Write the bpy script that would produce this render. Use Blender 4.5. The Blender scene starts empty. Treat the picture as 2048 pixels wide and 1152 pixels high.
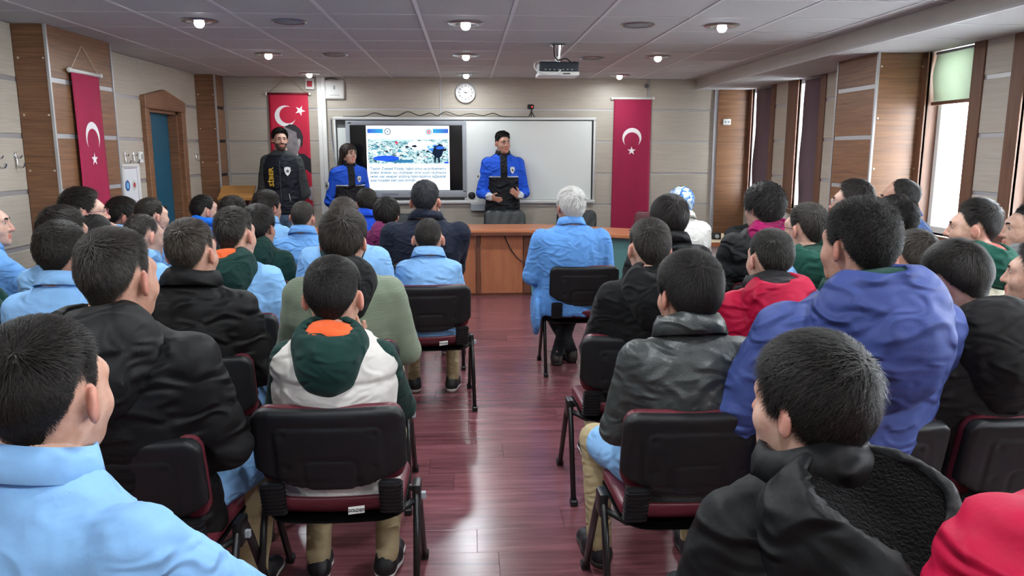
import bpy, bmesh, math, random
import numpy as np
from mathutils import Vector, Matrix, Euler

random.seed(7)
RNG = np.random.default_rng(11)
SC = bpy.context.scene
COL = SC.collection
R = math.radians

# ------------------------------------------------------------------ camera, world, exposure
CAM_H = 1.62
cam_d = bpy.data.cameras.new('camera')
cam_d.sensor_width = 36.0
cam_d.lens = 1540.0 / 2048.0 * 36.0
cam_d.clip_start = 0.05
cam = bpy.data.objects.new('camera', cam_d)
COL.objects.link(cam)
cam.location = (0, 0, CAM_H)
cam.rotation_euler = (R(90 - 10.2), 0, R(-3.3))
SC.camera = cam

SC.view_settings.view_transform = 'Standard'
SC.view_settings.look = 'None'
SC.view_settings.gamma = 1.0
SC.view_settings.use_curve_mapping = False
SC.view_settings.exposure = 0.9

SKY = 17.0
LAMP_W = 11.0
world = bpy.data.worlds.new('overcast_sky')
SC.world = world
world.use_nodes = True
wn = world.node_tree.nodes
wn['Background'].inputs[0].default_value = (0.86, 0.94, 1.0, 1)
wn['Background'].inputs[1].default_value = SKY

# ------------------------------------------------------------------ helpers
def lin(c):
    out = []
    for v in c[:3]:
        v = v / 255.0
        out.append(v / 12.92 if v <= 0.04045 else ((v + 0.055) / 1.055) ** 2.4)
    return (out[0], out[1], out[2], 1.0)

MATS = {}
def mat(key, rgb, rough=0.6, metal=0.0, spec=0.5, kind=None, rgb2=None, scale=(1, 1, 1), bump=0.0, bscale=200.0,
        emit=0.0, rand=0.0, attr=None, sheen=0.0, alpha=1.0, trans=0.0, coat=0.0, contrast=1.0, translucent=0.0, crease=0.0, cscale=13.0):
    """procedural material; kind: None plain, 'wood' stretched grain, 'noise' mottled, 'speckle'"""
    if key in MATS:
        return MATS[key]
    m = bpy.data.materials.new(key)
    m.use_nodes = True
    nt = m.node_tree
    n, l = nt.nodes, nt.links
    b = n['Principled BSDF']
    b.inputs['Roughness'].default_value = rough
    b.inputs['Metallic'].default_value = metal
    b.inputs['Specular IOR Level'].default_value = spec
    b.inputs['Sheen Weight'].default_value = sheen
    b.inputs['Coat Weight'].default_value = coat
    b.inputs['Coat Roughness'].default_value = 0.2
    if trans:
        b.inputs['Transmission Weight'].default_value = trans
    c1 = lin(rgb)
    col = None
    tc = n.new('ShaderNodeTexCoord')
    if kind in ('wood', 'noise', 'speckle'):
        mp = n.new('ShaderNodeMapping')
        mp.inputs['Scale'].default_value = scale
        l.new(tc.outputs['Object'], mp.inputs['Vector'])
        vec = mp.outputs['Vector']
        if rand:
            oi = n.new('ShaderNodeObjectInfo')
            mu = n.new('ShaderNodeVectorMath'); mu.operation = 'SCALE'
            cx = n.new('ShaderNodeCombineXYZ')
            for i in range(3):
                l.new(oi.outputs['Random'], cx.inputs[i])
            l.new(cx.outputs[0], mu.inputs[0]); mu.inputs['Scale'].default_value = 37.0
            ad = n.new('ShaderNodeVectorMath'); ad.operation = 'ADD'
            l.new(vec, ad.inputs[0]); l.new(mu.outputs[0], ad.inputs[1])
            vec = ad.outputs[0]
        nz = n.new('ShaderNodeTexNoise')
        nz.inputs['Scale'].default_value = 1.0
        nz.inputs['Detail'].default_value = 5.0 if kind != 'speckle' else 2.0
        nz.inputs['Roughness'].default_value = 0.62
        nz.inputs['Distortion'].default_value = 0.6 if kind == 'wood' else 0.1
        l.new(vec, nz.inputs['Vector'])
        rp = n.new('ShaderNodeValToRGB')
        w = 0.22 / contrast
        rp.color_ramp.elements[0].position = max(0, 0.5 - w)
        rp.color_ramp.elements[1].position = min(1, 0.5 + w)
        rp.color_ramp.elements[0].color = lin(rgb2 or rgb)
        rp.color_ramp.elements[1].color = c1
        l.new(nz.outputs['Fac'], rp.inputs['Fac'])
        col = rp.outputs['Color']
        if rand:
            hs = n.new('ShaderNodeHueSaturation')
            mr = n.new('ShaderNodeMapRange')
            mr.inputs[3].default_value = 1 - rand
            mr.inputs[4].default_value = 1 + rand
            l.new(oi.outputs['Random'], mr.inputs[0])
            l.new(mr.outputs[0], hs.inputs['Value'])
            l.new(col, hs.inputs['Color'])
            col = hs.outputs['Color']
    if attr:
        at = n.new('ShaderNodeAttribute'); at.attribute_name = attr[0]
        mx = n.new('ShaderNodeMix'); mx.data_type = 'RGBA'
        l.new(at.outputs['Fac'], mx.inputs['Factor'])
        if col is not None:
            l.new(col, mx.inputs['A'])
        else:
            mx.inputs['A'].default_value = c1
        mx.inputs['B'].default_value = lin(attr[1])
        col = mx.outputs['Result']
    if col is not None:
        l.new(col, b.inputs['Base Color'])
    else:
        b.inputs['Base Color'].default_value = c1
    if bump:
        nb = n.new('ShaderNodeTexNoise')
        nb.inputs['Scale'].default_value = bscale
        nb.inputs['Detail'].default_value = 3.0
        l.new(tc.outputs['Object'], nb.inputs['Vector'])
        bp = n.new('ShaderNodeBump')
        bp.inputs['Strength'].default_value = bump
        bp.inputs['Distance'].default_value = 0.01
        l.new(nb.outputs['Fac'], bp.inputs['Height'])
        l.new(bp.outputs['Normal'], b.inputs['Normal'])
        if crease:
            mp2 = n.new('ShaderNodeMapping'); mp2.inputs['Scale'].default_value = (1, 1, 1.7)
            l.new(tc.outputs['Object'], mp2.inputs['Vector'])
            nc = n.new('ShaderNodeTexNoise'); nc.noise_type = 'RIDGED_MULTIFRACTAL'
            nc.inputs['Scale'].default_value = cscale; nc.inputs['Detail'].default_value = 2.0; nc.inputs['Distortion'].default_value = 1.2
            l.new(mp2.outputs[0], nc.inputs['Vector'])
            b2 = n.new('ShaderNodeBump'); b2.inputs['Strength'].default_value = crease; b2.inputs['Distance'].default_value = 0.05
            l.new(nc.outputs['Fac'], b2.inputs['Height']); l.new(b2.outputs['Normal'], bp.inputs['Normal'])
    if emit:
        b.inputs['Emission Color'].default_value = c1
        b.inputs['Emission Strength'].default_value = emit
        if col is not None:
            l.new(col, b.inputs['Emission Color'])
    if translucent:
        tr = n.new('ShaderNodeBsdfTranslucent')
        tr.inputs['Color'].default_value = c1
        ms = n.new('ShaderNodeMixShader'); ms.inputs[0].default_value = translucent
        l.new(b.outputs[0], ms.inputs[1]); l.new(tr.outputs[0], ms.inputs[2])
        l.new(ms.outputs[0], n['Material Output'].inputs['Surface'])
    MATS[key] = m
    return m

def link(name, me, parent=None, m=None, loc=None, rot=None, scale=None):
    o = bpy.data.objects.new(name, me)
    COL.objects.link(o)
    if parent is not None:
        o.parent = parent
    if loc is not None:
        o.location = loc
    if rot is not None:
        o.rotation_euler = rot
    if scale is not None:
        o.scale = scale
    if m is not None and me is not None:
        if len(me.materials) == 0:
            me.materials.append(m)
        else:
            o.material_slots[0].link = 'OBJECT'
            o.material_slots[0].material = m
    return o

def mesh(name, v, f, smooth=False):
    me = bpy.data.meshes.new(name)
    me.from_pydata([tuple(map(float, p)) for p in v], [], [tuple(map(int, q)) for q in f])
    me.update()
    if smooth:
        me.polygons.foreach_set('use_smooth', np.ones(len(me.polygons), bool))
    return me

def np_mesh(name, v, quads, smooth=True, tris=None):
    """fast mesh from numpy arrays"""
    me = bpy.data.meshes.new(name)
    v = np.asarray(v, np.float32)
    nq = len(quads)
    nt_ = 0 if tris is None else len(tris)
    me.vertices.add(len(v)); me.vertices.foreach_set('co', v.ravel())
    loops = [np.asarray(quads, np.int32).ravel()] if nq else []
    if nt_:
        loops.append(np.asarray(tris, np.int32).ravel())
    li = np.concatenate(loops) if loops else np.zeros(0, np.int32)
    me.loops.add(len(li)); me.loops.foreach_set('vertex_index', li)
    st = np.concatenate([np.arange(nq) * 4, nq * 4 + np.arange(nt_) * 3]).astype(np.int32)
    tot = np.concatenate([np.full(nq, 4), np.full(nt_, 3)]).astype(np.int32)
    me.polygons.add(nq + nt_)
    me.polygons.foreach_set('loop_start', st); me.polygons.foreach_set('loop_total', tot)
    me.update(calc_edges=True)
    if smooth:
        me.polygons.foreach_set('use_smooth', np.ones(nq + nt_, bool))
    me.validate()
    return me

def bm_mesh(name, bm, smooth=False, angle=None):
    me = bpy.data.meshes.new(name)
    bm.normal_update()
    bm.to_mesh(me); bm.free()
    if smooth:
        me.polygons.foreach_set('use_smooth', np.ones(len(me.polygons), bool))
        if angle is not None:
            me.set_sharp_from_angle(angle=R(angle))
    return me

def bm_box(bm, lo, hi, bevel=0.0, seg=1, M=None):
    cs = [(lo[0], lo[1], lo[2]), (hi[0], lo[1], lo[2]), (hi[0], hi[1], lo[2]), (lo[0], hi[1], lo[2]),
          (lo[0], lo[1], hi[2]), (hi[0], lo[1], hi[2]), (hi[0], hi[1], hi[2]), (lo[0], hi[1], hi[2])]
    vs = [bm.verts.new(M @ Vector(c) if M else c) for c in cs]
    fs = [bm.faces.new([vs[i] for i in q]) for q in ((3, 2, 1, 0), (4, 5, 6, 7), (0, 1, 5, 4), (1, 2, 6, 5), (2, 3, 7, 6), (3, 0, 4, 7))]
    if bevel:
        es = set(e for f in fs for e in f.edges)
        bmesh.ops.bevel(bm, geom=list(es), offset=bevel, segments=seg, affect='EDGES', profile=0.6)

def box(name, lo, hi, m, parent=None, bevel=0.0, seg=1, smooth=False):
    bm = bmesh.new(); bm_box(bm, lo, hi, bevel, seg)
    return link(name, bm_mesh(name, bm, smooth, 35 if smooth else None), parent, m)

def prism_mesh(name, pts, axis, a, b, bevel=0.0):
    """polygon extruded along an axis; pts are 2-D in the other two axes (order x,y / x,z / y,z)"""
    bm = bmesh.new()
    def P(p, t):
        return {0: (t, p[0], p[1]), 1: (p[0], t, p[1]), 2: (p[0], p[1], t)}[axis]
    A = [bm.verts.new(P(p, a)) for p in pts]
    B = [bm.verts.new(P(p, b)) for p in pts]
    n = len(pts)
    bm.faces.new(A); bm.faces.new(B[::-1])
    for i in range(n):
        bm.faces.new((A[i], B[i], B[(i + 1) % n], A[(i + 1) % n]))
    bmesh.ops.recalc_face_normals(bm, faces=bm.faces)
    if bevel:
        bmesh.ops.bevel(bm, geom=list(bm.edges), offset=bevel, segments=1, affect='EDGES')
    return bm_mesh(name, bm)

def prism(name, pts, axis, a, b, m, parent=None, bevel=0.0):
    return link(name, prism_mesh(name, pts, axis, a, b, bevel), parent, m)

def tube_geo(path, rad, n=8, closed=False):
    path = [Vector(p) for p in path]
    k = len(path)
    rads = rad if hasattr(rad, '__len__') else [rad] * k
    V, F = [], []
    up = None
    for i, p in enumerate(path):
        a = path[(i - 1) % k] if (closed or i > 0) else p
        b = path[(i + 1) % k] if (closed or i < k - 1) else p
        t = (b - a).normalized()
        if up is None:
            up = Vector((0, 0, 1)) if abs(t.z) < 0.9 else Vector((1, 0, 0))
        s = t.cross(up).normalized()
        up = s.cross(t).normalized()
        for j in range(n):
            an = 2 * math.pi * j / n
            V.append(p + (s * math.cos(an) + up * math.sin(an)) * rads[i])
    seg = k if closed else k - 1
    for i in range(seg):
        for j in range(n):
            a0 = i * n + j; a1 = i * n + (j + 1) % n
            b0 = ((i + 1) % k) * n + j; b1 = ((i + 1) % k) * n + (j + 1) % n
            F.append((a0, a1, b1, b0))
    if not closed:
        F.append(tuple(range(n - 1, -1, -1)))
        F.append(tuple((k - 1) * n + j for j in range(n)))
    return V, F

def tube(name, path, rad, m, parent=None, n=8, closed=False):
    V, F = tube_geo(path, rad, n, closed)
    return link(name, mesh(name, V, F, True), parent, m)

def smooth_path(pts, per=8):
    """Catmull-Rom through points"""
    P = [Vector(p) for p in pts]
    out = []
    for i in range(len(P) - 1):
        p0 = P[max(i - 1, 0)]; p1 = P[i]; p2 = P[i + 1]; p3 = P[min(i + 2, len(P) - 1)]
        for k in range(per):
            t = k / per
            out.append(0.5 * ((2 * p1) + (p2 - p0) * t + (2 * p0 - 5 * p1 + 4 * p2 - p3) * t * t + (3 * p1 - p0 - 3 * p2 + p3) * t ** 3))
    out.append(P[-1])
    return out

def lathe(name, prof, m, parent=None, n=32, loc=(0, 0, 0), axis='z', smooth=True, angle=40, caps=True):
    """prof: list of (r, h); revolve around axis"""
    V, F = [], []
    for r, h in prof:
        for j in range(n):
            a = 2 * math.pi * j / n
            c, s = r * math.cos(a), r * math.sin(a)
            V.append({'z': (c, s, h), 'y': (c, h, s), 'x': (h, c, s)}[axis])
    for i in range(len(prof) - 1):
        for j in range(n):
            F.append((i * n + j, i * n + (j + 1) % n, (i + 1) * n + (j + 1) % n, (i + 1) * n + j))
    if caps and prof[0][0] > 1e-5:
        F.append(tuple(range(n - 1, -1, -1)))
    if caps and prof[-1][0] > 1e-5:
        F.append(tuple((len(prof) - 1) * n + j for j in range(n)))
    me = mesh(name, V, F, False)
    bm = bmesh.new(); bm.from_mesh(me)
    bmesh.ops.remove_doubles(bm, verts=bm.verts, dist=1e-6)
    bmesh.ops.recalc_face_normals(bm, faces=bm.faces)
    bm.to_mesh(me); bm.free()
    if smooth:
        me.polygons.foreach_set('use_smooth', np.ones(len(me.polygons), bool))
        me.set_sharp_from_angle(angle=R(angle))
    return link(name, me, parent, m, loc)

def text_geo(s, size, align='CENTER', bold=0.0, depth=0.0):
    cu = bpy.data.curves.new('lettering', 'FONT')
    cu.body = s; cu.size = size; cu.align_x = align; cu.align_y = 'CENTER'
    cu.extrude = depth; cu.offset = bold
    cu.resolution_u = 2
    o = bpy.data.objects.new('lettering', cu)
    COL.objects.link(o)
    dg = bpy.context.evaluated_depsgraph_get()
    me = bpy.data.meshes.new_from_object(o.evaluated_get(dg))
    bpy.data.objects.remove(o)
    bpy.data.curves.remove(cu)
    return me

def text(name, s, size, m, parent, M, align='CENTER', bold=0.0):
    me = text_geo(s, size, align, bold)
    me.transform(M)
    me.materials.clear()
    return link(name, me, parent, m)

def tag(o, label=None, cat=None, group=None, kind=None):
    if label: o['label'] = label
    if cat: o['category'] = cat
    if group: o['group'] = group
    if kind: o['kind'] = kind
    return o

def empty(name, loc=(0, 0, 0), rz=0.0):
    o = bpy.data.objects.new(name, None)
    COL.objects.link(o)
    o.location = loc
    o.rotation_euler = (0, 0, rz)
    o.empty_display_size = 0.1
    return o

def thing(name, label, cat, loc=(0, 0, 0), rz=0.0, group=None):
    return tag(empty(name, loc, rz), label, cat, group)

def struct(o):
    o['kind'] = 'structure'
    return o

# ------------------------------------------------------------------ room dimensions (metres)
XL, XR = -3.15, 3.54          # side walls
XPL, XPR = -2.92, 3.17        # faces of the pilasters
YB, YF = 9.75, -1.6           # board wall, rear wall
ZC, ZS = 2.48, 2.354          # ceiling, window soffit
XS = 2.88                     # face of the soffit

M_beige = mat('panel_beige', (190, 182, 169), 0.42, kind='wood', rgb2=(170, 161, 147), scale=(3, 3, 95), rand=0.03, bump=0.02, bscale=90)
M_walnut = mat('panel_walnut', (146, 104, 72), 0.4, kind='wood', rgb2=(96, 64, 44), scale=(2.2, 2.2, 70), rand=0.08)
M_strip = mat('metal_strip', (188, 188, 190), 0.35, metal=0.5)
M_white = mat('white_plastic', (226, 226, 222), 0.4)
M_grey = mat('grey_plastic', (150, 156, 162), 0.4)
M_black = mat('black_plastic', (22, 23, 26), 0.42)
M_dark = mat('dark_backing', (40, 34, 30), 0.8)
M_chrome = mat('chrome', (205, 205, 208), 0.16, metal=1.0)
M_tile = mat('ceiling_tile', (196, 194, 194), 0.85, kind='speckle', rgb2=(168, 165, 166), scale=(170, 170, 170), bump=0.25, bscale=260)
M_bar = mat('ceiling_bar', (200, 198, 200), 0.45)
M_soffit = mat('soffit_board', (196, 194, 186), 0.6, kind='noise', rgb2=(188, 186, 178), scale=(4, 4, 4))
M_plank = mat('floor_plank', (138, 84, 90), 0.24, kind='wood', rgb2=(88, 48, 55), scale=(2.2, 26, 26), rand=0.14, coat=0.25)
M_base = mat('baseboard', (110, 74, 52), 0.5, kind='wood', rgb2=(86, 56, 38), scale=(2, 2, 60))
M_plaster = mat('plaster', (206, 202, 194), 0.8)
M_frame = mat('window_frame_wood', (122, 84, 62), 0.45, kind='wood', rgb2=(92, 60, 44), scale=(30, 30, 2))
M_pvc = mat('window_pvc', (232, 234, 232), 0.35)
M_glass = mat('window_glass', (255, 255, 255), 0.0, trans=1.0)
M_blind_p = mat('blind_purple', (104, 84, 92), 0.85, bump=0.1, bscale=600, translucent=0.05)
M_blind_g = mat('blind_green', (214, 224, 208), 0.8, bump=0.1, bscale=600, translucent=0.3)
M_brass = mat('screw_head', (214, 206, 190), 0.3, metal=0.8)

# ------------------------------------------------------------------ floor: planks one by one
floor = struct(box('floor', (XL - 0.25, YF - 0.1, -0.06), (XR + 0.1, YB + 0.1, -0.0035), mat('floor_underlay', (34, 18, 20), 0.8)))
PW, PLEN = 0.196, 1.24
bm = bmesh.new(); bm_box(bm, (-PLEN / 2 + 0.0006, -PW / 2 + 0.0006, -0.008), (PLEN / 2 - 0.0006, PW / 2 - 0.0006, 0), 0.0008)
plank_me = bm_mesh('plank', bm); plank_me.materials.append(M_plank)
plank_mes = {}
rest = []
y = YF
row = 0
prng = random.Random(3)
while y < YB:
    x = XL - prng.random() * PLEN
    while x < XR:
        x0, x1 = max(x, XL), min(x + PLEN, XR)
        if x1 - x0 > 0.05:
            if y + PW > 1.55:
                full = (x1 - x0) > PLEN - 1e-6
                if full:
                    me = plank_me
                else:
                    w = x1 - x0
                    bm = bmesh.new(); bm_box(bm, (-w / 2 + 0.0006, -PW / 2 + 0.0006, -0.008), (w / 2 - 0.0006, PW / 2 - 0.0006, 0), 0.0008)
                    me = bm_mesh('plank', bm); me.materials.append(M_plank)
                link('plank', me, floor, None, ((x0 + x1) / 2, y + PW / 2, prng.uniform(-0.0006, 0)),
                     (R(prng.uniform(-0.16, 0.16)), R(prng.uniform(-0.02, 0.02)), 0))
            else:
                rest.append((x0, x1, y))
        x += PLEN
    y += PW
    row += 1
bm = bmesh.new()
for x0, x1, yy in rest:
    bm_box(bm, (x0 + 0.0006, yy + 0.0006, -0.008), (x1 - 0.0006, yy + PW - 0.0006, 0))
o = link('plank', bm_mesh('plank_rear', bm), floor, M_plank); o['kind'] = 'stuff'

# ------------------------------------------------------------------ ceiling
ceiling = struct(box('ceiling', (XL - 0.3, YF - 0.1, ZC + 0.02), (XR + 0.3, YB + 0.1, ZC + 0.1), M_plaster))
TX, TY, TY0 = 0.6, 0.6167, 5.56
tile_cache = {}
def tile(cx0, cx1, cy0, cy1, z, parent):
    w, d = round(cx1 - cx0, 3), round(cy1 - cy0, 3)
    if (w, d) not in tile_cache:
        bm = bmesh.new(); bm_box(bm, (-w / 2 + 0.012, -d / 2 + 0.012, 0), (w / 2 - 0.012, d / 2 - 0.012, 0.016), 0.003)
        tile_cache[(w, d)] = bm_mesh('ceiling_tile', bm); tile_cache[(w, d)].materials.append(M_tile)
    link('ceiling_tile', tile_cache[(w, d)], parent, None, ((cx0 + cx1) / 2, (cy0 + cy1) / 2, z))
gx = [-3.3 + TX * i for i in range(12)]
gy = [TY0 - TY / 2 + TY * j for j in range(-12, 8)]
gy = [v for v in gy if YF < v < YB]
xs = [XL] + [v for v in gx if XL + 0.02 < v < XS - 0.02] + [XS]
ys = [YF] + gy + [YB]
for i in range(len(xs) - 1):
    for j in range(len(ys) - 1):
        tile(xs[i], xs[i + 1], ys[j], ys[j + 1], ZC, ceiling)
for v in xs[1:-1]:
    box('grid_bar', (v - 0.012, YF, ZC - 0.003), (v + 0.012, YB, ZC + 0.02), M_bar, ceiling)
for v in ys[1:-1]:
    for i in range(len(xs) - 1):
        pass
    box('cross_bar', (XL, v - 0.010, ZC - 0.0015), (XS, v + 0.010, ZC + 0.02), M_bar, ceiling)

soffit = struct(box('trim_1', (XS, YF, ZS + 0.018), (XR + 0.1, YB, ZC + 0.02), M_soffit))
box('fascia', (XS - 0.012, YF, ZS), (XS, YB, ZC - 0.001), M_soffit, soffit)
sy = ys
for j in range(len(sy) - 1):
    tile(XS, XR + 0.06, sy[j], sy[j + 1], ZS, soffit)
for v in sy[1:-1]:
    box('cross_bar', (XS, v - 0.01, ZS - 0.001), (XR + 0.06, v + 0.01, ZS + 0.018), M_bar, soffit)
box('edge_bar', (XS - 0.014, YF, ZS - 0.002), (XS + 0.006, YB, ZS + 0.012), M_bar, soffit)

# ------------------------------------------------------------------ walls
STRIPS = [0.15, 0.54, 0.93, 1.32, 1.715, 2.105]
def rows(ztop):
    zz = [0.0] + STRIPS + [ztop]
    return list(zip(zz[:-1], zz[1:]))

def panel_wall(wall, axis, at, a, b, ztop, m, sign, strip_w=0.026, depth=0.018, zmin=0.0, screws=False, strips=True):
    """panels and strips on a wall face. axis 0: wall faces +-x at x=at, spans y a..b. axis 1: faces +-y at y=at, spans x."""
    for z0, z1 in rows(ztop):
        if z1 <= zmin:
            continue
        z0 = max(z0, zmin)
        lo, hi = z0 + strip_w / 2, z1 - (strip_w / 2 if z1 < ztop - 1e-6 else 0)
        if z0 == 0.0: lo = 0.08
        if axis == 0:
            p, q = (min(at, at - sign * depth), a + 0.001, lo), (max(at, at - sign * depth), b - 0.001, hi)
        else:
            p, q = (a + 0.001, min(at, at - sign * depth), lo), (b - 0.001, max(at, at - sign * depth), hi)
        box('panel', p, q, m, wall, 0.002)
        if strips and z1 < ztop - 1e-6:
            t = at - sign * 0.006
            u = at - sign * depth
            zz0, zz1 = z1 - strip_w / 2, z1 + strip_w / 2
            if axis == 0:
                box('strip', (min(t, u), a, zz0), (max(t, u), b, zz1), M_strip, wall)
            else:
                box('strip', (a, min(t, u), zz0), (b, max(t, u), zz1), M_strip, wall)

# board wall (back of the room as seen)
wall_back = struct(box('wall_back', (XL - 0.25, YB + 0.018, 0), (XR + 0.3, YB + 0.15, ZC + 0.02), M_plaster))
for a, b in ((-2.90, -1.80), (-1.71, -0.325), (-0.305, 2.255), (2.275, 3.10)):
    panel_wall(wall_back, 1, YB, a, b, ZC, M_beige, -1, 0.02)
for xv in (-0.315, 2.265):
    box('vertical_strip', (xv - 0.01, YB - 0.004, 0), (xv + 0.01, YB + 0.016, ZC), M_strip, wall_back)
box('vertical_strip', (3.10, YB - 0.02, 0), (3.15, YB + 0.016, ZS), M_strip, wall_back)
for z0, z1 in ((0.08, 1.2), (1.2, ZS)):
    box('panel', (3.15, YB - 0.03, z0), (XR + 0.12, YB + 0.016, z1), M_walnut, wall_back, 0.002)
struct(box('baseboard_back', (-2.9, YB - 0.012, 0), (3.15, YB + 0.016, 0.08), M_base))

# left wall with doorway
DY0, DY1, DZ = 7.93, 8.80, 2.02
wall_left = struct(link('wall_left', None))
bm = bmesh.new()
for lo, hi in (((XL - 0.25, YF, 0), (XL - 0.018, DY0, ZC + 0.02)), ((XL - 0.25, DY1, 0), (XL - 0.018, YB + 0.1, ZC + 0.02)),
               ((XL - 0.25, DY0, DZ), (XL - 0.018, DY1, ZC + 0.02))):
    bm_box(bm, lo, hi)
COL.objects.unlink(wall_left); bpy.data.objects.remove(wall_left)
wall_left = struct(link('wall_left', bm_mesh('wall_left', bm), None, M_plaster))
for a, b in ((YF, -0.4), (-0.4, 0.85), (0.85, 2.05), (2.05, 3.3), (3.3, 4.55), (4.55, 5.76), (6.76, DY0 - 0.09), (DY1 + 0.12, 9.42)):
    panel_wall(wall_left, 0, XL, a, b, ZC, M_beige, 1, 0.034)
# panels over the door
box('panel', (XL - 0.018, DY0 - 0.09, 2.12), (XL, DY1 + 0.12, ZC), M_beige, wall_left, 0.002)
# left pilasters
def pilaster(name, wall, x0, x1, y0, y1, facex, ztop, strips=True):
    """box pier clad in walnut panels; facex is the face looking into the room"""
    s = 1 if facex > (x0 + x1) / 2 else -1
    core = box('pier_core', (min(x0, x1) + (0.0 if s > 0 else 0.016), y0 + 0.016, 0), (max(x0, x1) - (0.016 if s > 0 else 0), y1 - 0.016, ztop), M_dark, wall)
    panel_wall(wall, 0, facex, y0 + 0.02, y1 - 0.02, ztop, M_walnut, s, 0.034, strips=strips)
    for yy, sg in ((y0, -1), (y1, 1)):
        xa, xb = sorted((x0, facex))
        for z0, z1 in ((0.08, 1.24), (1.24, ztop)):
            box('panel', (xa, min(yy, yy - sg * 0.018), z0), (xb - (0.012 if s > 0 else -0.0), max(yy, yy - sg * 0.018), z1), M_walnut, wall, 0.002)
    for yy in (y0, y1):
        box('corner_strip', (facex - 0.014 if s > 0 else facex - 0.004, yy - 0.004 if yy == y0 else yy - 0.016, 0),
            (facex + 0.004 if s > 0 else facex + 0.014, yy + 0.016 if yy == y0 else yy + 0.004, ztop), M_strip, wall)
    # screw heads along the camera side
    xa = facex - s * 0.03
    for xx in (xa, x0 + s * 0.03):
        for k in range(6):
            lathe('screw', [(0.008, 0.0), (0.008, -0.002), (0.005, -0.004), (0, -0.004)], M_brass, wall, 10, (xx, y0, 0.3 + 0.39 * k), 'y')
pilaster('pier', wall_left, XL, XPL, 5.76, 6.76, XPL, ZC)
pilaster('pier', wall_left, XL, XPL, 9.42, YB, XPL, ZC, strips=False)
struct(box('baseboard_left', (XL - 0.01, YF, 0), (XL + 0.006, DY0 - 0.09, 0.08), M_base))

# door with gabled header
door = struct(thing('door_1', 'teal double door in a walnut frame with a gabled header', 'door', (XL, 8.36, 0)))
del door['category']
dl = lambda y: y - 8.36
M_teal = mat('door_teal', (20, 86, 112), 0.45)
f0, f1 = dl(DY0 - 0.09), dl(DY1 + 0.12)
box('door_frame', (-0.02, f0, 0), (0.045, dl(DY0), DZ), M_walnut, door, 0.004)
box('door_frame', (-0.02, dl(DY1), 0), (0.045, f1, DZ), M_walnut, door, 0.004)
link('gable_header', prism_mesh('gable_header', [(f0, DZ), (f1, DZ), (f1, 2.125), (dl(8.36), 2.225), (f0, 2.14)], 0, -0.02, 0.05, 0.003), door, M_walnut)
box('door_lining', (-0.24, dl(DY0) - 0.001, 0), (-0.0, dl(DY0) + 0.03, DZ), M_walnut, door)
box('door_lining', (-0.24, dl(DY1) - 0.05, 0), (-0.0, dl(DY1) + 0.001, DZ), M_walnut, door)
box('door_lining', (-0.24, dl(DY0), DZ - 0.03), (0.0, dl(DY1), DZ + 0.001), M_walnut, door)
leaf = box('door_leaf', (-0.13, dl(8.26), 0.01), (-0.09, dl(DY1) - 0.05, DZ - 0.03), M_teal, door, 0.003)
leaf2 = box('door_leaf', (-0.15, dl(DY0) + 0.03, 0.01), (-0.11, dl(8.26), DZ - 0.03), M_walnut, door, 0.003)
box('overlap_strip', (-0.105, dl(8.235), 0.01), (-0.083, dl(8.275), DZ - 0.03), M_walnut, leaf2)
lathe('door_handle', [(0.01, 0), (0.01, 0.05), (0.022, 0.055), (0.022, 0.07), (0, 0.075)], M_chrome, leaf, 12, (-0.09, dl(8.33), 1.02), 'x')
box('door_back', (-0.25, dl(DY0), 0), (-0.2, dl(DY1), DZ), M_dark, door)

# right wall with windows
WINS = [(8.98, 9.62, 'purple'), (7.72, 8.27, 'purple'), (5.36, 5.92, 'open'), (4.24, 4.86, 'open2'), (3.0, 3.62, 'bare'), (1.7, 2.32, 'bare'), (0.4, 1.02, 'bare'), (-0.9, -0.28, 'bare')]
SILL = 0.98
wl = sorted(WINS)
bm = bmesh.new()
prev = YF
for a, b, _ in wl:
    bm_box(bm, (XR + 0.018, prev, 0), (XR + 0.2, a, ZS + 0.1)); prev = b
    bm_box(bm, (XR + 0.018, a, 0), (XR + 0.2, b, SILL))
bm_box(bm, (XR + 0.018, prev, 0), (XR + 0.2, YB + 0.1, ZS + 0.1))
wall_right = struct(link('wall_right', bm_mesh('wall_right', bm), None, M_plaster))
segs = []
prev = YF
for a, b, _ in wl:
    segs.append((prev, a)); prev = b
segs.append((prev, YB))
for a, b in segs:
    if b > 9.7:
        continue
    trimmed = (a + (0.11 if a > YF + 0.01 else 0), b - 0.11)
    if abs(a - 8.27) < 1e-6:
        trimmed = (8.53, 8.89)
    if abs(a - 5.92) < 1e-6:
        panel_wall(wall_right, 0, XR, 6.63, b - 0.09, ZS, M_beige, -1, 0.03)
        continue
    if trimmed[1] - trimmed[0] > 0.1:
        panel_wall(wall_right, 0, XR, trimmed[0], trimmed[1], ZS, M_beige, -1, 0.03)
for a, b, _ in wl:
    for z0, z1 in ((0.08, 0.5), (0.5, SILL - 0.05)):
        box('panel', (XR, a - 0.1, z0), (XR + 0.018, b + 0.1, z1), M_beige, wall_right, 0.002)
pilaster('pier', wall_right, XR + 0.018, XPR, 5.97, 6.63, XPR, ZS)
struct(box('baseboard_right', (XR - 0.006, YF, 0), (XR + 0.016, YB, 0.08), M_base))

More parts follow.
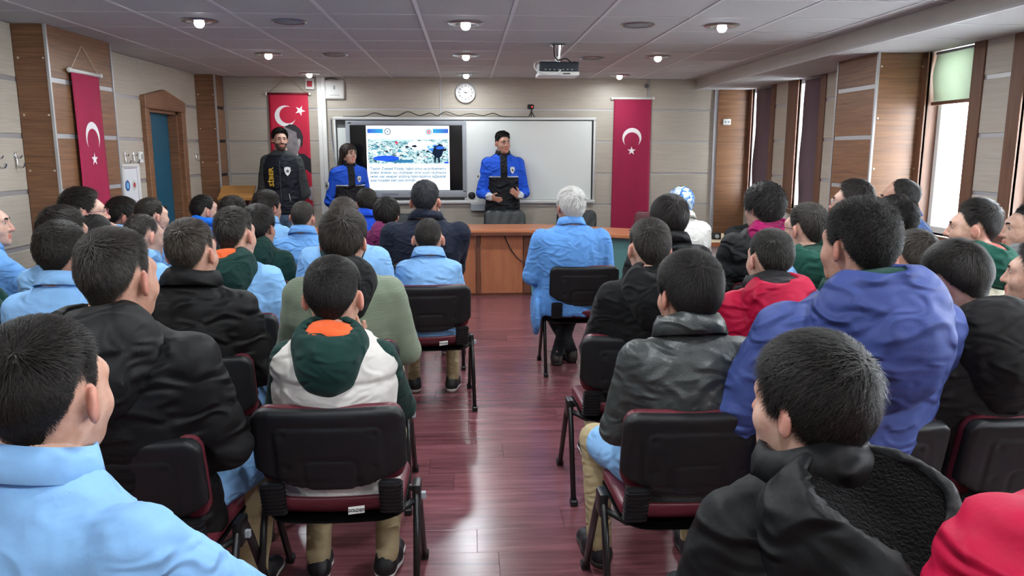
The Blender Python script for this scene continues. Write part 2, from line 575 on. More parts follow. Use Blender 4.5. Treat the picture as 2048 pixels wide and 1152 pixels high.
for i, (a, b, style) in enumerate(WINS):
    w = struct(empty('window_%d' % (i + 1), (XR, (a + b) / 2, SILL)))
    h = ZS - SILL
    hw = (b - a) / 2
    # timber trim and reveals
    box('window_trim', (-0.012, -hw - 0.11, -0.04), (0.02, -hw + 0.012, h), M_frame, w, 0.003)
    box('window_trim', (-0.012, hw - 0.012, -0.04), (0.02, hw + (0.25 if abs(a - 7.72) < 1e-6 else 0.11 if i else 0.1), h), M_frame, w, 0.003)
    box('reveal', (0.0, -hw - 0.002, 0), (0.2, -hw + 0.012, h), M_frame, w)
    box('reveal', (0.0, hw - 0.012, 0), (0.2, hw + 0.002, h), M_frame, w)
    box('window_sill', (-0.03, -hw - 0.08, -0.045), (0.2, hw + 0.08, 0.0), M_frame, w, 0.004)
    # white frame bars and the pane
    fx = 0.022 if style == 'purple' else 0.1
    ff = 0.022 if style == 'purple' else 0.06
    box('window_frame', (fx, -hw + 0.012, 0), (fx + 0.06, -hw + 0.06, h), M_pvc, w, 0.003)
    box('window_frame', (fx, hw - ff, 0), (fx + 0.06, hw - 0.012, h), M_pvc, w, 0.003)
    box('window_frame', (fx, -hw + 0.06, 0), (fx + 0.06, hw - ff, 0.05), M_pvc, w, 0.003)
    box('window_frame', (fx, -hw + 0.06, h - 0.05), (fx + 0.06, hw - ff, h), M_pvc, w, 0.003)
    if style.startswith('open'):
        box('window_frame', (0.1, -hw + 0.06, 1.02 * h * 0.71), (0.16, hw - 0.06, 1.02 * h * 0.71 + 0.04), M_pvc, w, 0.003)
    box('pane', (fx + 0.026, -hw + 0.05, 0.04), (fx + 0.032, hw - ff + 0.01, h - 0.04), M_glass, w)
    # roller blinds
    if style in ('purple', 'open', 'open2'):
        gap = 0.15 if style == 'purple' else 0.03
        bx_ = -0.006 if style == 'purple' else 0.035
        y0, y1 = -hw + 0.016, hw - gap
        z0 = 0.05 if style == 'purple' else h - 0.38
        nseg = 24
        V, F = [], []
        for k in range(nseg + 1):
            t = k / nseg
            z = h - 0.02 + (z0 - h + 0.02) * t
            wob = (0.022 * math.sin(t * 5.2 + i) * t + 0.012 * math.sin(t * 11)) if style == 'purple' else 0.004 * math.sin(t * 5)
            for yy, s in ((y0, 0), (y1, 1)):
                for dx in (0.0, 0.0025):
                    V.append((bx_ + dx + (0.01 * math.sin(t * 6 + i) if s else 0), yy + (wob if s else 0), z))
        for k in range(nseg):
            q = k * 4; r_ = q + 4
            F += [(q, q + 2, r_ + 2, r_), (q + 1, r_ + 1, r_ + 3, q + 3), (q, r_, r_ + 1, q + 1), (q + 2, q + 3, r_ + 3, r_ + 2)]
        link('roller_blind', mesh('roller_blind', V, F, True), w, M_blind_p if style == 'purple' else M_blind_g)
        tube('blind_tube', [(bx_ + 0.01, y0, h - 0.015), (bx_ + 0.01, y1, h - 0.015)], 0.012, M_grey, w, 10)
        box('bottom_bar', (bx_ - 0.007, y0, z0 - 0.022), (bx_ + 0.009, y1, z0 + 0.004), M_frame, w, 0.003)
    # portal so that the daylight of the opening is sampled well
    pl = bpy.data.lights.new('daylight_portal', 'AREA')
    pl.shape = 'RECTANGLE'; pl.size = 2 * hw; pl.size_y = h
    pl.cycles.is_portal = True
    po = bpy.data.objects.new('daylight_portal', pl); COL.objects.link(po)
    po.parent = w
    po.location = (0.21, 0, h / 2)
    po.rotation_euler = (0, R(90), 0)
    po.rotation_euler = Matrix(((0, 0, 1), (1, 0, 0), (0, 1, 0))).to_euler()

# rear wall behind the photographer
wall_rear = struct(box('wall_rear', (XL - 0.25, YF - 0.12, 0), (XR + 0.3, YF, ZC + 0.02), M_beige))
# ------------------------------------------------------------------ ceiling fittings
M_lampglow = mat('lamp_glow', (255, 255, 255), 0.4, emit=14.0)
M_ring = mat('lamp_ring', (170, 172, 174), 0.25, metal=0.9)
lamp_names = {(-1.8, 0): 'near left', (0, 0): 'near middle', (1.8, 0): 'near right', (-1.8, 1): 'middle-row left', (0, 1): 'middle-row centre',
              (1.8, 1): 'middle-row right', (-1.8, 2): 'far left', (0, 2): 'far middle', (1.8, 2): 'far right'}
def downlight(x, yv, label, glow=True, group='recessed ceiling lamps', pw_=1.0):
    t = thing('ceiling_lamp', label, 'lamp', (x, yv, ZC), 0, group)
    lathe('rim', [(0.075, 0.004), (0.12, 0.004), (0.125, -0.004), (0.112, -0.012), (0.082, -0.012), (0.075, -0.006), (0.075, 0.004)], M_ring, t, 36, caps=False)
    lathe('reflector', [(0.078, -0.006), (0.05, 0.003), (0.0, 0.004)], M_chrome, t, 28)
    if glow:
        lathe('bulb', [(0.0, -0.05), (0.018, -0.047), (0.03, -0.034), (0.034, -0.02), (0.03, -0.006), (0.022, 0.002)], M_lampglow, t, 20)
        ld = bpy.data.lights.new('lamp_light', 'AREA'); ld.shape = 'DISK'; ld.size = 0.14
        ld.energy = LAMP_W * pw_; ld.color = (0.92, 0.97, 1.0)
        lo = bpy.data.objects.new('lamp_light', ld); COL.objects.link(lo); lo.parent = t; lo.location = (0, 0, -0.055)
for j, yv in enumerate((5.56, 7.41, 9.26)):
    for x in (-1.8, 0, 1.8):
        downlight(x, yv, 'round recessed ceiling lamp switched on, %s of the lit lamps' % lamp_names[(x, j)], pw_=(1.0, 0.9, 0.4)[j])
for yv in (3.71, 1.86, 0.01):
    for x in (-1.8, 0, 1.8):
        downlight(x, yv, 'round recessed ceiling lamp above the %s seats, %s, out of view' % ({3.71: 'middle', 1.86: 'rear', 0.01: 'hindmost'}[yv], {-1.8: 'left', 0: 'aisle', 1.8: 'right'}[x]), True)
M_grille = mat('speaker_grille', (150, 150, 154), 0.7, kind='speckle', rgb2=(120, 120, 124), scale=(300, 300, 300))
for x, yv, w_ in ((-1.2, 5.56, 'beside the near left lamp'), (-1.2, 7.41, 'beside the middle-row left lamp'), (1.2, 5.56, 'beside the near right lamp'), (1.2, 7.55, 'beyond the projector')):
    t = thing('ceiling_speaker', 'flat round grey ceiling speaker ' + w_, 'speaker', (x, yv, ZC), 0, 'round ceiling speakers')
    lathe('rim', [(0.102, 0.003), (0.118, 0.003), (0.12, -0.006), (0.11, -0.011), (0.102, -0.008), (0.102, 0.003)], M_ring, t, 36, caps=False)
    lathe('grille', [(0.104, -0.004), (0.06, -0.009), (0, -0.011)], M_grille, t, 30)

# projector
t = thing('projector', 'dark ceiling projector with white base hanging from a chrome mount', 'projector', (0.76, 6.62, ZC))
box('mount_plate', (-0.06, -0.06, -0.012), (0.06, 0.06, 0.0), M_chrome, t, 0.003)
lathe('mount_pole', [(0.045, -0.01), (0.038, -0.05), (0.026, -0.1), (0.022, -0.1), (0.018, -0.15)], M_chrome, t, 20)
M_proj = mat('projector_shell', (34, 40, 48), 0.4)
bd = box('body', (-0.165, -0.15, -0.235), (0.165, 0.13, -0.155), M_proj, t, 0.012, 3, True)
box('base_shell', (-0.17, -0.155, -0.265), (0.165, 0.135, -0.232), M_white, t, 0.01, 3, True)
box('vent', (0.03, -0.156, -0.255), (0.09, -0.153, -0.246), M_black, bd)
for k in range(7):
    box('socket', (-0.12 + 0.036 * k, -0.153, -0.222), (-0.105 + 0.036 * k, -0.149, -0.213), M_grey, bd, 0.001)
for sx in (-0.13, 0.14):
    lathe('foot_screw', [(0.01, -0.155), (0.01, -0.14), (0.0, -0.138)], M_black, bd, 12, (sx, -0.02, 0))
lathe('lens', [(0.04, 0.13), (0.04, 0.155), (0.03, 0.158), (0.0, 0.15)], M_black, t, 24, (-0.08, 0, -0.2), 'y')
tube('white_cable', smooth_path([(-0.02, -0.01, -0.14), (-0.13, -0.05, -0.14), (-0.2, -0.12, -0.17), (-0.19, -0.17, -0.225), (-0.1, -0.19, -0.26), (-0.02, -0.18, -0.245), (0.01, -0.155, -0.22)], 8), 0.006, M_white, t)
tube('black_cable', smooth_path([(-0.035, -0.04, -0.01), (-0.03, -0.06, -0.1), (0.0, -0.07, -0.135), (0.06, -0.09, -0.125), (0.1, -0.13, -0.16)], 8), 0.005, M_black, t)

# ------------------------------------------------------------------ board wall furniture
YW = YB - 0.002
M_boardwhite = mat('whiteboard_face', (222, 228, 224), 0.18, coat=0.3)
M_alu = mat('board_alu', (206, 208, 206), 0.3, metal=0.3)
wb = thing('whiteboard', 'long white sliding board with aluminium frame behind the officers', 'whiteboard', (0, YW, 0))
X0, X1, Z0, Z1 = -1.62, 1.60, 0.985, 2.01
box('back_panel', (X0 + 0.02, -0.03, Z0), (X1 - 0.02, -0.001, Z1), mat('board_backing', (96, 98, 98), 0.6), wb)
box('top_rail', (X0, -0.085, Z1 - 0.035), (X1, -0.0, Z1), M_alu, wb, 0.008, 2, True)
box('bottom_rail', (X0 + 0.05, -0.1, Z0 - 0.03), (X1, -0.0, Z0 + 0.012), M_alu, wb, 0.006, 2, True)
for xa in (X0, X1 - 0.03):
    box('side_rail', (xa, -0.08, Z0 - 0.02), (xa + 0.03, 0, Z1 - 0.02), M_alu, wb, 0.008, 2, True)
sp = box('sliding_panel', (-0.02, -0.075, Z0 + 0.015), (X1 - 0.05, -0.055, Z1 - 0.045), M_boardwhite, wb, 0.003)
box('panel_edge', (-0.035, -0.078, Z0 + 0.01), (-0.015, -0.05, Z1 - 0.04), M_alu, wb, 0.003)
box('fixed_panel', (X0 + 0.04, -0.045, Z0 + 0.015), (-1.42, -0.03, 1.88), M_boardwhite, wb, 0.003)
lathe('lock_knob', [(0.045, 0), (0.045, -0.015), (0.03, -0.025), (0.015, -0.026), (0.0, -0.02)], M_black, wb, 24, (0.055, -0.075, 1.055), 'y')
box('pen_tray', (0.04, -0.13, Z0 - 0.12), (0.33, -0.01, Z0 - 0.03), M_grey, wb, 0.006)
box('support_leg', (1.28, -0.06, 0.0), (1.33, -0.0, Z0 - 0.02), M_grey, wb, 0.004)

# flat panel display
tv = thing('display', 'grey framed flat panel display showing a lesson slide', 'display', (0, YW - 0.03, 0))
tx0, tx1, tz0, tz1 = -1.47, -0.005, 1.035, 1.965
box('bezel', (tx0, -0.075, tz1 - 0.055), (tx1, -0.0, tz1), M_grey, tv, 0.008, 2, True)
box('bezel', (tx0, -0.075, tz0), (tx1, -0.0, tz0 + 0.085), M_grey, tv, 0.008, 2, True)
box('bezel', (tx0, -0.075, tz0 + 0.06), (tx0 + 0.05, -0.0, tz1 - 0.04), M_grey, tv, 0.006, 2, True)
box('bezel', (tx1 - 0.05, -0.075, tz0 + 0.06), (tx1, -0.0, tz1 - 0.04), M_grey, tv, 0.006, 2, True)
M_scr = mat('screen_off', (14, 16, 20), 0.12)
sc_ = box('screen', (tx0 + 0.04, -0.06, tz0 + 0.08), (tx1 - 0.04, -0.05, tz1 - 0.05), M_scr, tv)
box('control_strip', (-1.05, -0.077, tz0 + 0.025), (-0.85, -0.073, tz0 + 0.05), mat('ctrl', (120, 126, 134), 0.4), tv)
box('maker_mark', (-0.72, -0.077, tz0 + 0.05), (-0.66, -0.0745, tz0 + 0.056), M_black, tv)
box('corner_mark', (tx0 + 0.03, -0.077, tz1 - 0.035), (tx0 + 0.07, -0.0745, tz1 - 0.02), M_black, tv)
# slide: what the display gives off
sx0, sx1, sz0, sz1 = -1.225, -0.215, 1.125, 1.905
def emit_mat(key, rgb, s=1.0):
    return mat(key, rgb, 0.4, emit=s * 0.55, spec=0.1)
ys_ = -0.0615
slide = box('slide', (sx0, ys_, sz0), (sx1, -0.06, sz1), emit_mat('slide_white', (250, 253, 255), 0.95), sc_)
def flat(name, x0, x1, z0, z1, m, parent, yy):
    return link(name, mesh(name, [(x0, yy, z0), (x1, yy, z0), (x1, yy, z1), (x0, yy, z1)], [(0, 1, 2, 3)]), parent, m)
def grad_mat(key, ca, cb, x0, x1):
    m = bpy.data.materials.new(key); m.use_nodes = True
    n, l = m.node_tree.nodes, m.node_tree.links
    tc = n.new('ShaderNodeTexCoord'); sx = n.new('ShaderNodeSeparateXYZ'); l.new(tc.outputs['Object'], sx.inputs[0])
    mr = n.new('ShaderNodeMapRange'); mr.inputs[1].default_value = x0; mr.inputs[2].default_value = x1
    l.new(sx.outputs[0], mr.inputs[0])
    rp = n.new('ShaderNodeValToRGB'); rp.color_ramp.elements[0].color = lin(ca); rp.color_ramp.elements[1].color = lin(cb)
    l.new(mr.outputs[0], rp.inputs[0])
    b = n['Principled BSDF']; l.new(rp.outputs[0], b.inputs['Emission Color']); b.inputs['Emission Strength'].default_value = 0.55
    b.inputs['Base Color'].default_value = (0.02, 0.02, 0.02, 1)
    return m
yk = ys_ - 0.0008
flat('header_bar', sx0 + 0.015, sx0 + 0.205, 1.815, 1.868, grad_mat('bar_left', (24, 70, 215), (30, 180, 235), sx0, sx0 + 0.2), slide, yk)
flat('header_bar', sx1 - 0.2, sx1 - 0.012, 1.815, 1.868, grad_mat('bar_right', (30, 180, 235), (24, 70, 215), sx1 - 0.2, sx1), slide, yk)
def ring_flat(name, cx, cz, ro, ri, m, parent, yy, n=28):
    V = [(cx + r_ * math.cos(2 * math.pi * j / n), yy, cz + r_ * math.sin(2 * math.pi * j / n)) for r_ in (ro, ri) for j in range(n)]
    F = [(j, (j + 1) % n, n + (j + 1) % n, n + j) for j in range(n)]
    return link(name, mesh(name, V, F), parent, m)
def disc_flat(name, cx, cz, ro, m, parent, yy, n=24, sy=1.0):
    V = [(cx + ro * math.cos(2 * math.pi * j / n), yy, cz + sy * ro * math.sin(2 * math.pi * j / n)) for j in range(n)]
    return link(name, mesh(name, V, [tuple(range(n))]), parent, m)
def star_pts(cx, cz, ro, rot=0.0, ri=0.382, k=5):
    return [(cx + (ro if i % 2 == 0 else ro * ri) * math.sin(rot + math.pi * i / k), cz + (ro if i % 2 == 0 else ro * ri) * math.cos(rot + math.pi * i / k)) for i in range(2 * k)]
E_navy = emit_mat('slide_navy', (38, 52, 70), 0.9); E_red = emit_mat('slide_red', (190, 60, 90), 0.9); E_teal = emit_mat('slide_teal', (74, 140, 160), 0.9)
E_blue = emit_mat('slide_blue', (30, 80, 200), 0.9); E_dark = emit_mat('slide_dark', (14, 26, 46), 0.9)
ring_flat('emblem', -0.965, 1.835, 0.04, 0.031, E_navy, slide, yk)
disc_flat('emblem', -0.965, 1.835, 0.012, E_teal, slide, yk, 12)
for k in range(12):
    a = k * math.pi / 6
    disc_flat('emblem', -0.965 + 0.022 * math.cos(a), 1.835 + 0.022 * math.sin(a), 0.003, E_navy, slide, yk, 6)
ring_flat('emblem', -0.465, 1.832, 0.038, 0.028, E_teal, slide, yk)
ring_flat('emblem', -0.465, 1.832, 0.024, 0.012, E_red, slide, yk)
disc_flat('emblem', -0.465, 1.832, 0.009, E_navy, slide, yk, 12)
# picture on the slide: an overexposed classroom photo
m = bpy.data.materials.new('slide_photo'); m.use_nodes = True
n, l = m.node_tree.nodes, m.node_tree.links
tc = n.new('ShaderNodeTexCoord'); mp = n.new('ShaderNodeMapping'); mp.inputs['Scale'].default_value = (20, 1, 34)
l.new(tc.outputs['Object'], mp.inputs[0])
nz = n.new('ShaderNodeTexNoise'); nz.inputs['Scale'].default_value = 1.0; nz.inputs['Detail'].default_value = 3.5; nz.inputs['Distortion'].default_value = 1.6
l.new(mp.outputs[0], nz.inputs['Vector'])
rp = n.new('ShaderNodeValToRGB')
els = rp.color_ramp.elements
els[0].position = 0.30; els[0].color = lin((10, 24, 34)); els[1].position = 0.58; els[1].color = lin((244, 252, 255))
for p_, c_ in ((0.37, (40, 92, 110)), (0.43, (110, 190, 205)), (0.50, (206, 238, 240))):
    e = els.new(p_); e.color = lin(c_)
l.new(nz.outputs['Fac'], rp.inputs[0])
b = n['Principled BSDF']; l.new(rp.outputs[0], b.inputs['Emission Color']); b.inputs['Emission Strength'].default_value = 0.55; b.inputs['Base Color'].default_value = (0.02, 0.02, 0.02, 1)
ph = flat('slide_photo', sx0 + 0.018, sx1 - 0.012, 1.448, 1.742, m, slide, yk)
def poly_flat(name, pts, m_, parent, yy):
    return link(name, mesh(name, [(p[0], yy, p[1]) for p in pts], [tuple(range(len(pts)))]), parent, m_)
yk2 = yk - 0.0006
E_white = emit_mat('slide_glare', (252, 255, 255), 0.95)
def blob(cx, cz, rx, rz, seed, k=22, j=0.22):
    rr = random.Random(seed)
    return [(cx + rx * math.cos(2 * math.pi * i / k) * (1 + rr.uniform(-j, j)), cz + rz * math.sin(2 * math.pi * i / k) * (1 + rr.uniform(-j, j))) for i in range(k)]
poly_flat('slide_photo', blob(-0.56, 1.67, 0.17, 0.06, 1), E_white, slide, yk2)
poly_flat('slide_photo', blob(-0.93, 1.735, 0.27, 0.012, 2), emit_mat('slide_sky', (180, 226, 226), 0.9), slide, yk2)
poly_flat('slide_photo', blob(-0.985, 1.512, 0.16, 0.035, 3, 18, 0.1), E_blue, slide, yk2)
poly_flat('slide_photo', blob(-0.80, 1.478, 0.16, 0.02, 4), emit_mat('slide_steel', (46, 110, 150), 0.9), slide, yk2)
poly_flat('slide_photo', blob(-0.42, 1.64, 0.07, 0.045, 9), emit_mat('slide_azure', (60, 120, 215), 0.9), slide, yk2)
for k in range(34):
    rr = random.Random(50 + k)
    poly_flat('slide_photo', blob(sx0 + 0.05 + rr.random() * 0.72, 1.5 + rr.random() * 0.17, 0.008 + rr.random() * 0.03, 0.004 + rr.random() * 0.012, k, 12, 0.3),
              (E_dark, E_white, E_teal)[k % 3], slide, yk2 - 0.0002)
poly_flat('slide_photo', [(-0.42, 1.60), (-0.40, 1.66), (-0.37, 1.665), (-0.335, 1.69), (-0.30, 1.675), (-0.285, 1.63), (-0.245, 1.625), (-0.262, 1.60), (-0.29, 1.60), (-0.31, 1.54), (-0.335, 1.52), (-0.33, 1.46), (-0.355, 1.455), (-0.352, 1.51), (-0.375, 1.52), (-0.385, 1.46), (-0.405, 1.462), (-0.40, 1.54), (-0.43, 1.57)], E_dark, slide, yk2 - 0.0005)
poly_flat('slide_photo', blob(-0.33, 1.64, 0.05, 0.02, 12), emit_mat('slide_uniform', (40, 90, 190), 0.9), slide, yk2 - 0.0008)
poly_flat('slide_photo', [(p[0], p[1]) for p in star_pts(-0.858, 1.70, 0.028, 0, 0.4, 8)], E_red, slide, yk2)
poly_flat('slide_photo', blob(-0.25, 1.46, 0.03, 0.012, 20), E_blue, slide, yk2 - 0.0005)
def MZ(x, y, z, s=1.0, ry=0.0, sx=1.0):
    """text plane facing the seats (towards -y)"""
    return Matrix.Translation((x, y, z)) @ Matrix.Rotation(ry, 4, 'Y') @ Matrix.Rotation(R(90), 4, 'X') @ Matrix.Diagonal((sx, 1, 1, 1))
lines = ['Toplum Destekli Polislik, halkın sorun ve problemlerini', 'birebir dinleyen, suç oluşmadan önce, suçun oluşmasına', 'neden olan sebepleri araştırıp halkın katılımını sağlayarak', 'suçla mücadele eden polis birimidir.']
for k, s in enumerate(lines):
    me = text_geo(s, 0.05, 'LEFT', 0.0014)
    wd = max(v.co.x for v in me.vertices) - min(v.co.x for v in me.vertices)
    tgt = 0.93 if k < 3 else 0.56
    me.transform(MZ(sx0 + 0.035, yk, 1.387 - 0.047 * k, sx=tgt / wd)); me.materials.clear()
    link('slide_text', me, slide, emit_mat('slide_text', (44, 104, 132), 0.9))
for k, s in enumerate(('TOPLUM DESTEKLİ', 'POLİSLİK')):
    text('slide_text', s, 0.034, emit_mat('slide_pale', (214, 232, 240), 0.95), slide, MZ(-0.71, yk, 1.855 - 0.036 * k))

# cables lying along the top rail
tag(tube('board_cable', smooth_path([(-1.5, YW - 0.05, 2.013), (-1.25, YW - 0.04, 2.02), (-1.12, YW - 0.03, 2.06), (-1.0, YW - 0.03, 2.03), (-0.85, YW - 0.03, 2.025), (-0.72, YW - 0.03, 2.075), (-0.58, YW - 0.03, 2.03), (-0.45, YW - 0.03, 2.06), (-0.36, YW - 0.03, 2.03), (-0.25, YW - 0.03, 2.075), (-0.1, YW - 0.03, 2.03), (0.05, YW - 0.03, 2.055), (0.2, YW - 0.03, 2.03), (0.33, YW - 0.03, 2.06), (0.45, YW - 0.03, 2.02), (0.75, YW - 0.03, 2.015)], 6), 0.005, M_black), 'black cable running in loose waves along the top of the whiteboard', 'cable')
tag(tube('hanging_cable', smooth_path([(-1.66, YW - 0.02, 2.0), (-1.65, YW - 0.02, 1.7), (-1.6, YW - 0.1, 1.45), (-1.57, YW - 0.1, 1.4), (-1.5, YW - 0.1, 1.39), (-1.4, YW - 0.1, 1.4)], 6), 0.008, M_grey), 'thin grey cable hanging down the left side of the whiteboard frame', 'cable')
# tripod camera
t = thing('tripod_camera', 'small black webcam on a mini tripod atop the whiteboard', 'camera', (0.80, YW - 0.045, 2.01))
for a in (90, 210, 330):
    tube('leg', [(0, 0, 0.07), (0.045 * math.cos(R(a)), 0.03 * math.sin(R(a)), 0.0)], 0.006, M_black, t, 6)
lathe('tripod_head', [(0.009, 0.06), (0.012, 0.09), (0.007, 0.1)], M_black, t, 12)
cb = box('camera_body', (-0.05, -0.025, 0.1), (0.03, 0.025, 0.155), M_black, t, 0.014, 3, True)
lathe('status_light', [(0.009, -0.026), (0.0, -0.029)], emit_mat('status_red', (255, 60, 60), 2.0), cb, 12, (0.005, 0, 0.125), 'y')
# clock
t = thing('wall_clock', 'round white wall clock with silver rim above the whiteboard', 'clock', (-0.01, YW, 2.305))
lathe('rim', [(0.125, 0.0), (0.125, -0.03), (0.118, -0.04), (0.104, -0.036), (0.102, -0.010), (0.125, 0.0)], mat('clock_rim', (200, 202, 204), 0.25, metal=0.4), t, 48, axis='y', caps=False)
face = lathe('dial', [(0.104, -0.012), (0, -0.012)], mat('clock_face', (232, 232, 230), 0.3), t, 40, axis='y', caps=False)
for k in range(1, 13):
    a = 2 * math.pi * k / 12
    text('numeral', str(k), 0.03, M_black, face, MZ(0.08 * math.sin(a), -0.0145, 0.08 * math.cos(a)), bold=0.0008)
def hand(a, L, w_):
    pts = [(-w_ * math.cos(a) - 0.015 * math.sin(a), w_ * math.sin(a) - 0.015 * math.cos(a)), (w_ * math.cos(a) - 0.015 * math.sin(a), -w_ * math.sin(a) - 0.015 * math.cos(a)), (L * math.sin(a), L * math.cos(a))]
    prism('clock_hand', pts, 1, -0.018, -0.016, M_black, t)
hand(R(-58), 0.05, 0.004); hand(R(78), 0.072, 0.003); hand(R(180), 0.03, 0.002)
# wall boxes
t = thing('alarm_box', 'small white alarm call point with red square on the board wall', 'alarm', (-1.887, YW, 2.40))
box('housing', (-0.055, -0.04, -0.065), (0.055, 0, 0.065), M_white, t, 0.008, 2, True)
box('red_button', (-0.032, -0.044, -0.034), (0.03, -0.038, 0.034), mat('alarm_red', (170, 32, 52), 0.35), t, 0.004)
t = thing('wireless_box', 'rounded white wireless access box beside the white duct', 'wall box', (-1.595, YW, 2.335))
box('housing', (-0.118, -0.045, -0.115), (0.118, 0, 0.115), M_white, t, 0.03, 4, True)
box('slot', (-0.01, -0.0465, 0.0), (0.012, -0.044, 0.045), M_grey, t, 0.003)
box('print_line', (-0.06, -0.0465, -0.075), (0.06, -0.0448, -0.06), mat('print_grey', (190, 192, 192), 0.5), t)
tag(tube('box_cable', smooth_path([(-1.74, YW - 0.04, 2.40), (-1.7, YW - 0.03, 2.45), (-1.62, YW - 0.02, 2.47), (-1.55, YW - 0.02, 2.45)], 6), 0.005, M_black), 'short dark cable looping over the white wireless box', 'cable')
duct = thing('cable_duct', 'tall white cable duct running up the board wall', 'duct', (-1.755, YW, 0))
box('channel', (-0.05, -0.05, 0), (0.05, 0, ZC), M_white, duct, 0.006, 2, True)
box('cover_seam', (-0.003, -0.0515, 0), (0.003, -0.049, ZC), mat('seam_grey', (190, 190, 188), 0.5), duct)
t = thing('ceiling_sensor', 'tiny dark round sensor near the right end of the board wall', 'sensor', (2.235, YW, 2.395))
lathe('housing', [(0.026, 0), (0.024, -0.018), (0.012, -0.024), (0, -0.024)], mat('sensor_grey', (90, 92, 94), 0.4), t, 20, axis='y')
t = thing('wall_socket', 'small white double socket on the walnut panel by the windows', 'socket', (3.262, YB - 0.032, 1.96))
box('plate', (-0.05, -0.014, -0.036), (0.05, 0, 0.036), M_white, t, 0.005, 2, True)
for sx in (-0.02, 0.02):
    lathe('outlet', [(0.014, -0.0145), (0.012, -0.0125), (0, -0.0125)], M_grey, t, 16, (sx, 0, 0), 'y')

# flags
M_flag = mat('flag_cloth', (160, 14, 66), 0.75, kind='noise', rgb2=(148, 12, 60), scale=(8, 8, 2), bump=0.05, bscale=500)
M_flagprint = mat('flag_print_red', (196, 28, 62), 0.7, kind='noise', rgb2=(186, 24, 58), scale=(8, 8, 2))
M_flagwhite = mat('flag_white', (236, 232, 232), 0.7)
def banner(name, label, w_, h_, mcloth, loc, rz, fold=0.012, string=True, rodm=None):
    """cloth hangs from a rod, local x along the rod, facing -y; origin at the wall at rod height"""
    t = thing(name, label, 'flag', loc, rz)
    nx, nz = 16, 26
    V, F = [], []
    def yy(u, v):
        return -0.022 - fold * v * (0.5 + 0.5 * math.sin(u * 9 + 1.3)) - 0.004 * math.sin(v * 5 + u * 4)
    def xx(u, v):
        return (u - 0.5) * w_ * (1 + 0.03 * v)
    for s in (0.0, 0.0025):
        for j in range(nz + 1):
            for i in range(nx + 1):
                u, v = i / nx, j / nz
                V.append((xx(u, v), yy(u, v) + s, -v * h_))
    N = (nx + 1) * (nz + 1)
    for j in range(nz):
        for i in range(nx):
            q = j * (nx + 1) + i
            F.append((q, q + nx + 1, q + nx + 2, q + 1)); F.append((N + q, N + q + 1, N + q + nx + 2, N + q + nx + 1))
    for j in range(nz):
        q = j * (nx + 1)
        F.append((q, N + q, N + q + nx + 1, q + nx + 1)); q += nx
        F.append((q, q + nx + 1, N + q + nx + 1, N + q))
    cloth = link('cloth', mesh('cloth', V, F, True), t, mcloth)
    rodm = rodm or M_white
    tube('rod', [(-w_ / 2 - 0.02, -0.022, 0.008), (w_ / 2 + 0.02, -0.022, 0.008)], 0.014, rodm, t, 10)
    for s in (-1, 1):
        lathe('rod_end', [(0, -0.018), (0.015, -0.012), (0.02, 0), (0.015, 0.012), (0, 0.018)], M_white, t, 12, (s * (w_ / 2 + 0.025), -0.022, 0.008), 'x')
    if string:
        tube('string', [(-w_ / 2 + 0.01, -0.02, 0.02), (-0.01, -0.012, 0.2), (0.01, -0.012, 0.2), (w_ / 2 - 0.01, -0.02, 0.02)], 0.003, mat('string', (196, 180, 160), 0.8), t, 6)
    def on(u, v, lift=0.0015):
        return (xx(u, v), yy(u, v) - lift, -v * h_)
    return t, cloth, on
def print_poly(name, pts, on, w_, h_, m_, parent, lift=0.0018):
    """flat print following the cloth: pts in metres (x right from centre, z down from rod); fan from centroid with subdivided edge"""
    V = [on(p[0] / w_ + 0.5, p[1] / h_, lift) for p in pts]
    me = mesh(name, V, [tuple(range(len(pts)))])
    return link(name, me, parent, m_)
def crescent_pts(cx, cz, ro, ri, d, ang, n=26):
    """crescent outline, opening towards angle ang (radians, 0 = +x, z down)"""
    # intersection angle
    c = (ro * ro + d * d - ri * ri) / (2 * ro * d); a0 = math.acos(max(-1, min(1, c)))
    outer = [(ro * math.cos(t), ro * math.sin(t)) for t in np.linspace(a0, 2 * math.pi - a0, n)]
    x_i, y_i = ro * math.cos(a0), ro * math.sin(a0)
    b0 = math.atan2(y_i, x_i - d)
    inner = [(d + ri * math.cos(t), ri * math.sin(t)) for t in np.linspace(2 * math.pi - b0, b0, n)]
    P = outer + inner[1:-1]
    ca, sa = math.cos(ang), math.sin(ang)
    return [(cx + p[0] * ca - p[1] * sa, cz + p[0] * sa + p[1] * ca) for p in P]
def crescent(name, cx, cz, ro, ri, d, ang, on, w_, h_, m_, parent, n=26):
    P = crescent_pts(cx, cz, ro, ri, d, ang, n)
    k = n
    outer, inner = P[:n], [P[n - 1]] + P[n:][::1]
    inner = [P[n - 1]] + P[n:] + [P[0]]
    V, F = [], []
    m1 = len(inner)
    # strip between outer (start->end) and inner reversed
    inn = inner[::-1]
    for a, b in zip(outer, [inn[min(int(round(i * (m1 - 1) / (n - 1))), m1 - 1)] for i in range(n)]):
        V.append(on(a[0] / w_ + 0.5, a[1] / h_, 0.0018)); V.append(on(b[0] / w_ + 0.5, b[1] / h_, 0.0018))
    for i in range(n - 1):
        F.append((2 * i, 2 * i + 1, 2 * i + 3, 2 * i + 2))
    return link(name, mesh(name, V, F), parent, m_)
# flag on the board wall
t, cl, on = banner('flag_banner', 'long crimson flag banner with white crescent and star on the board wall', 0.47, 1.62, M_flag, (2.065, YW, 2.235), 0.0, string=False)
crescent('crescent', 0, 0.47, 0.12, 0.098, 0.032, R(90), on, 0.47, 1.62, M_flagwhite, cl)
print_poly('star', star_pts(0, 0.632, 0.055, math.pi), on, 0.47, 1.62, M_flagwhite, cl)
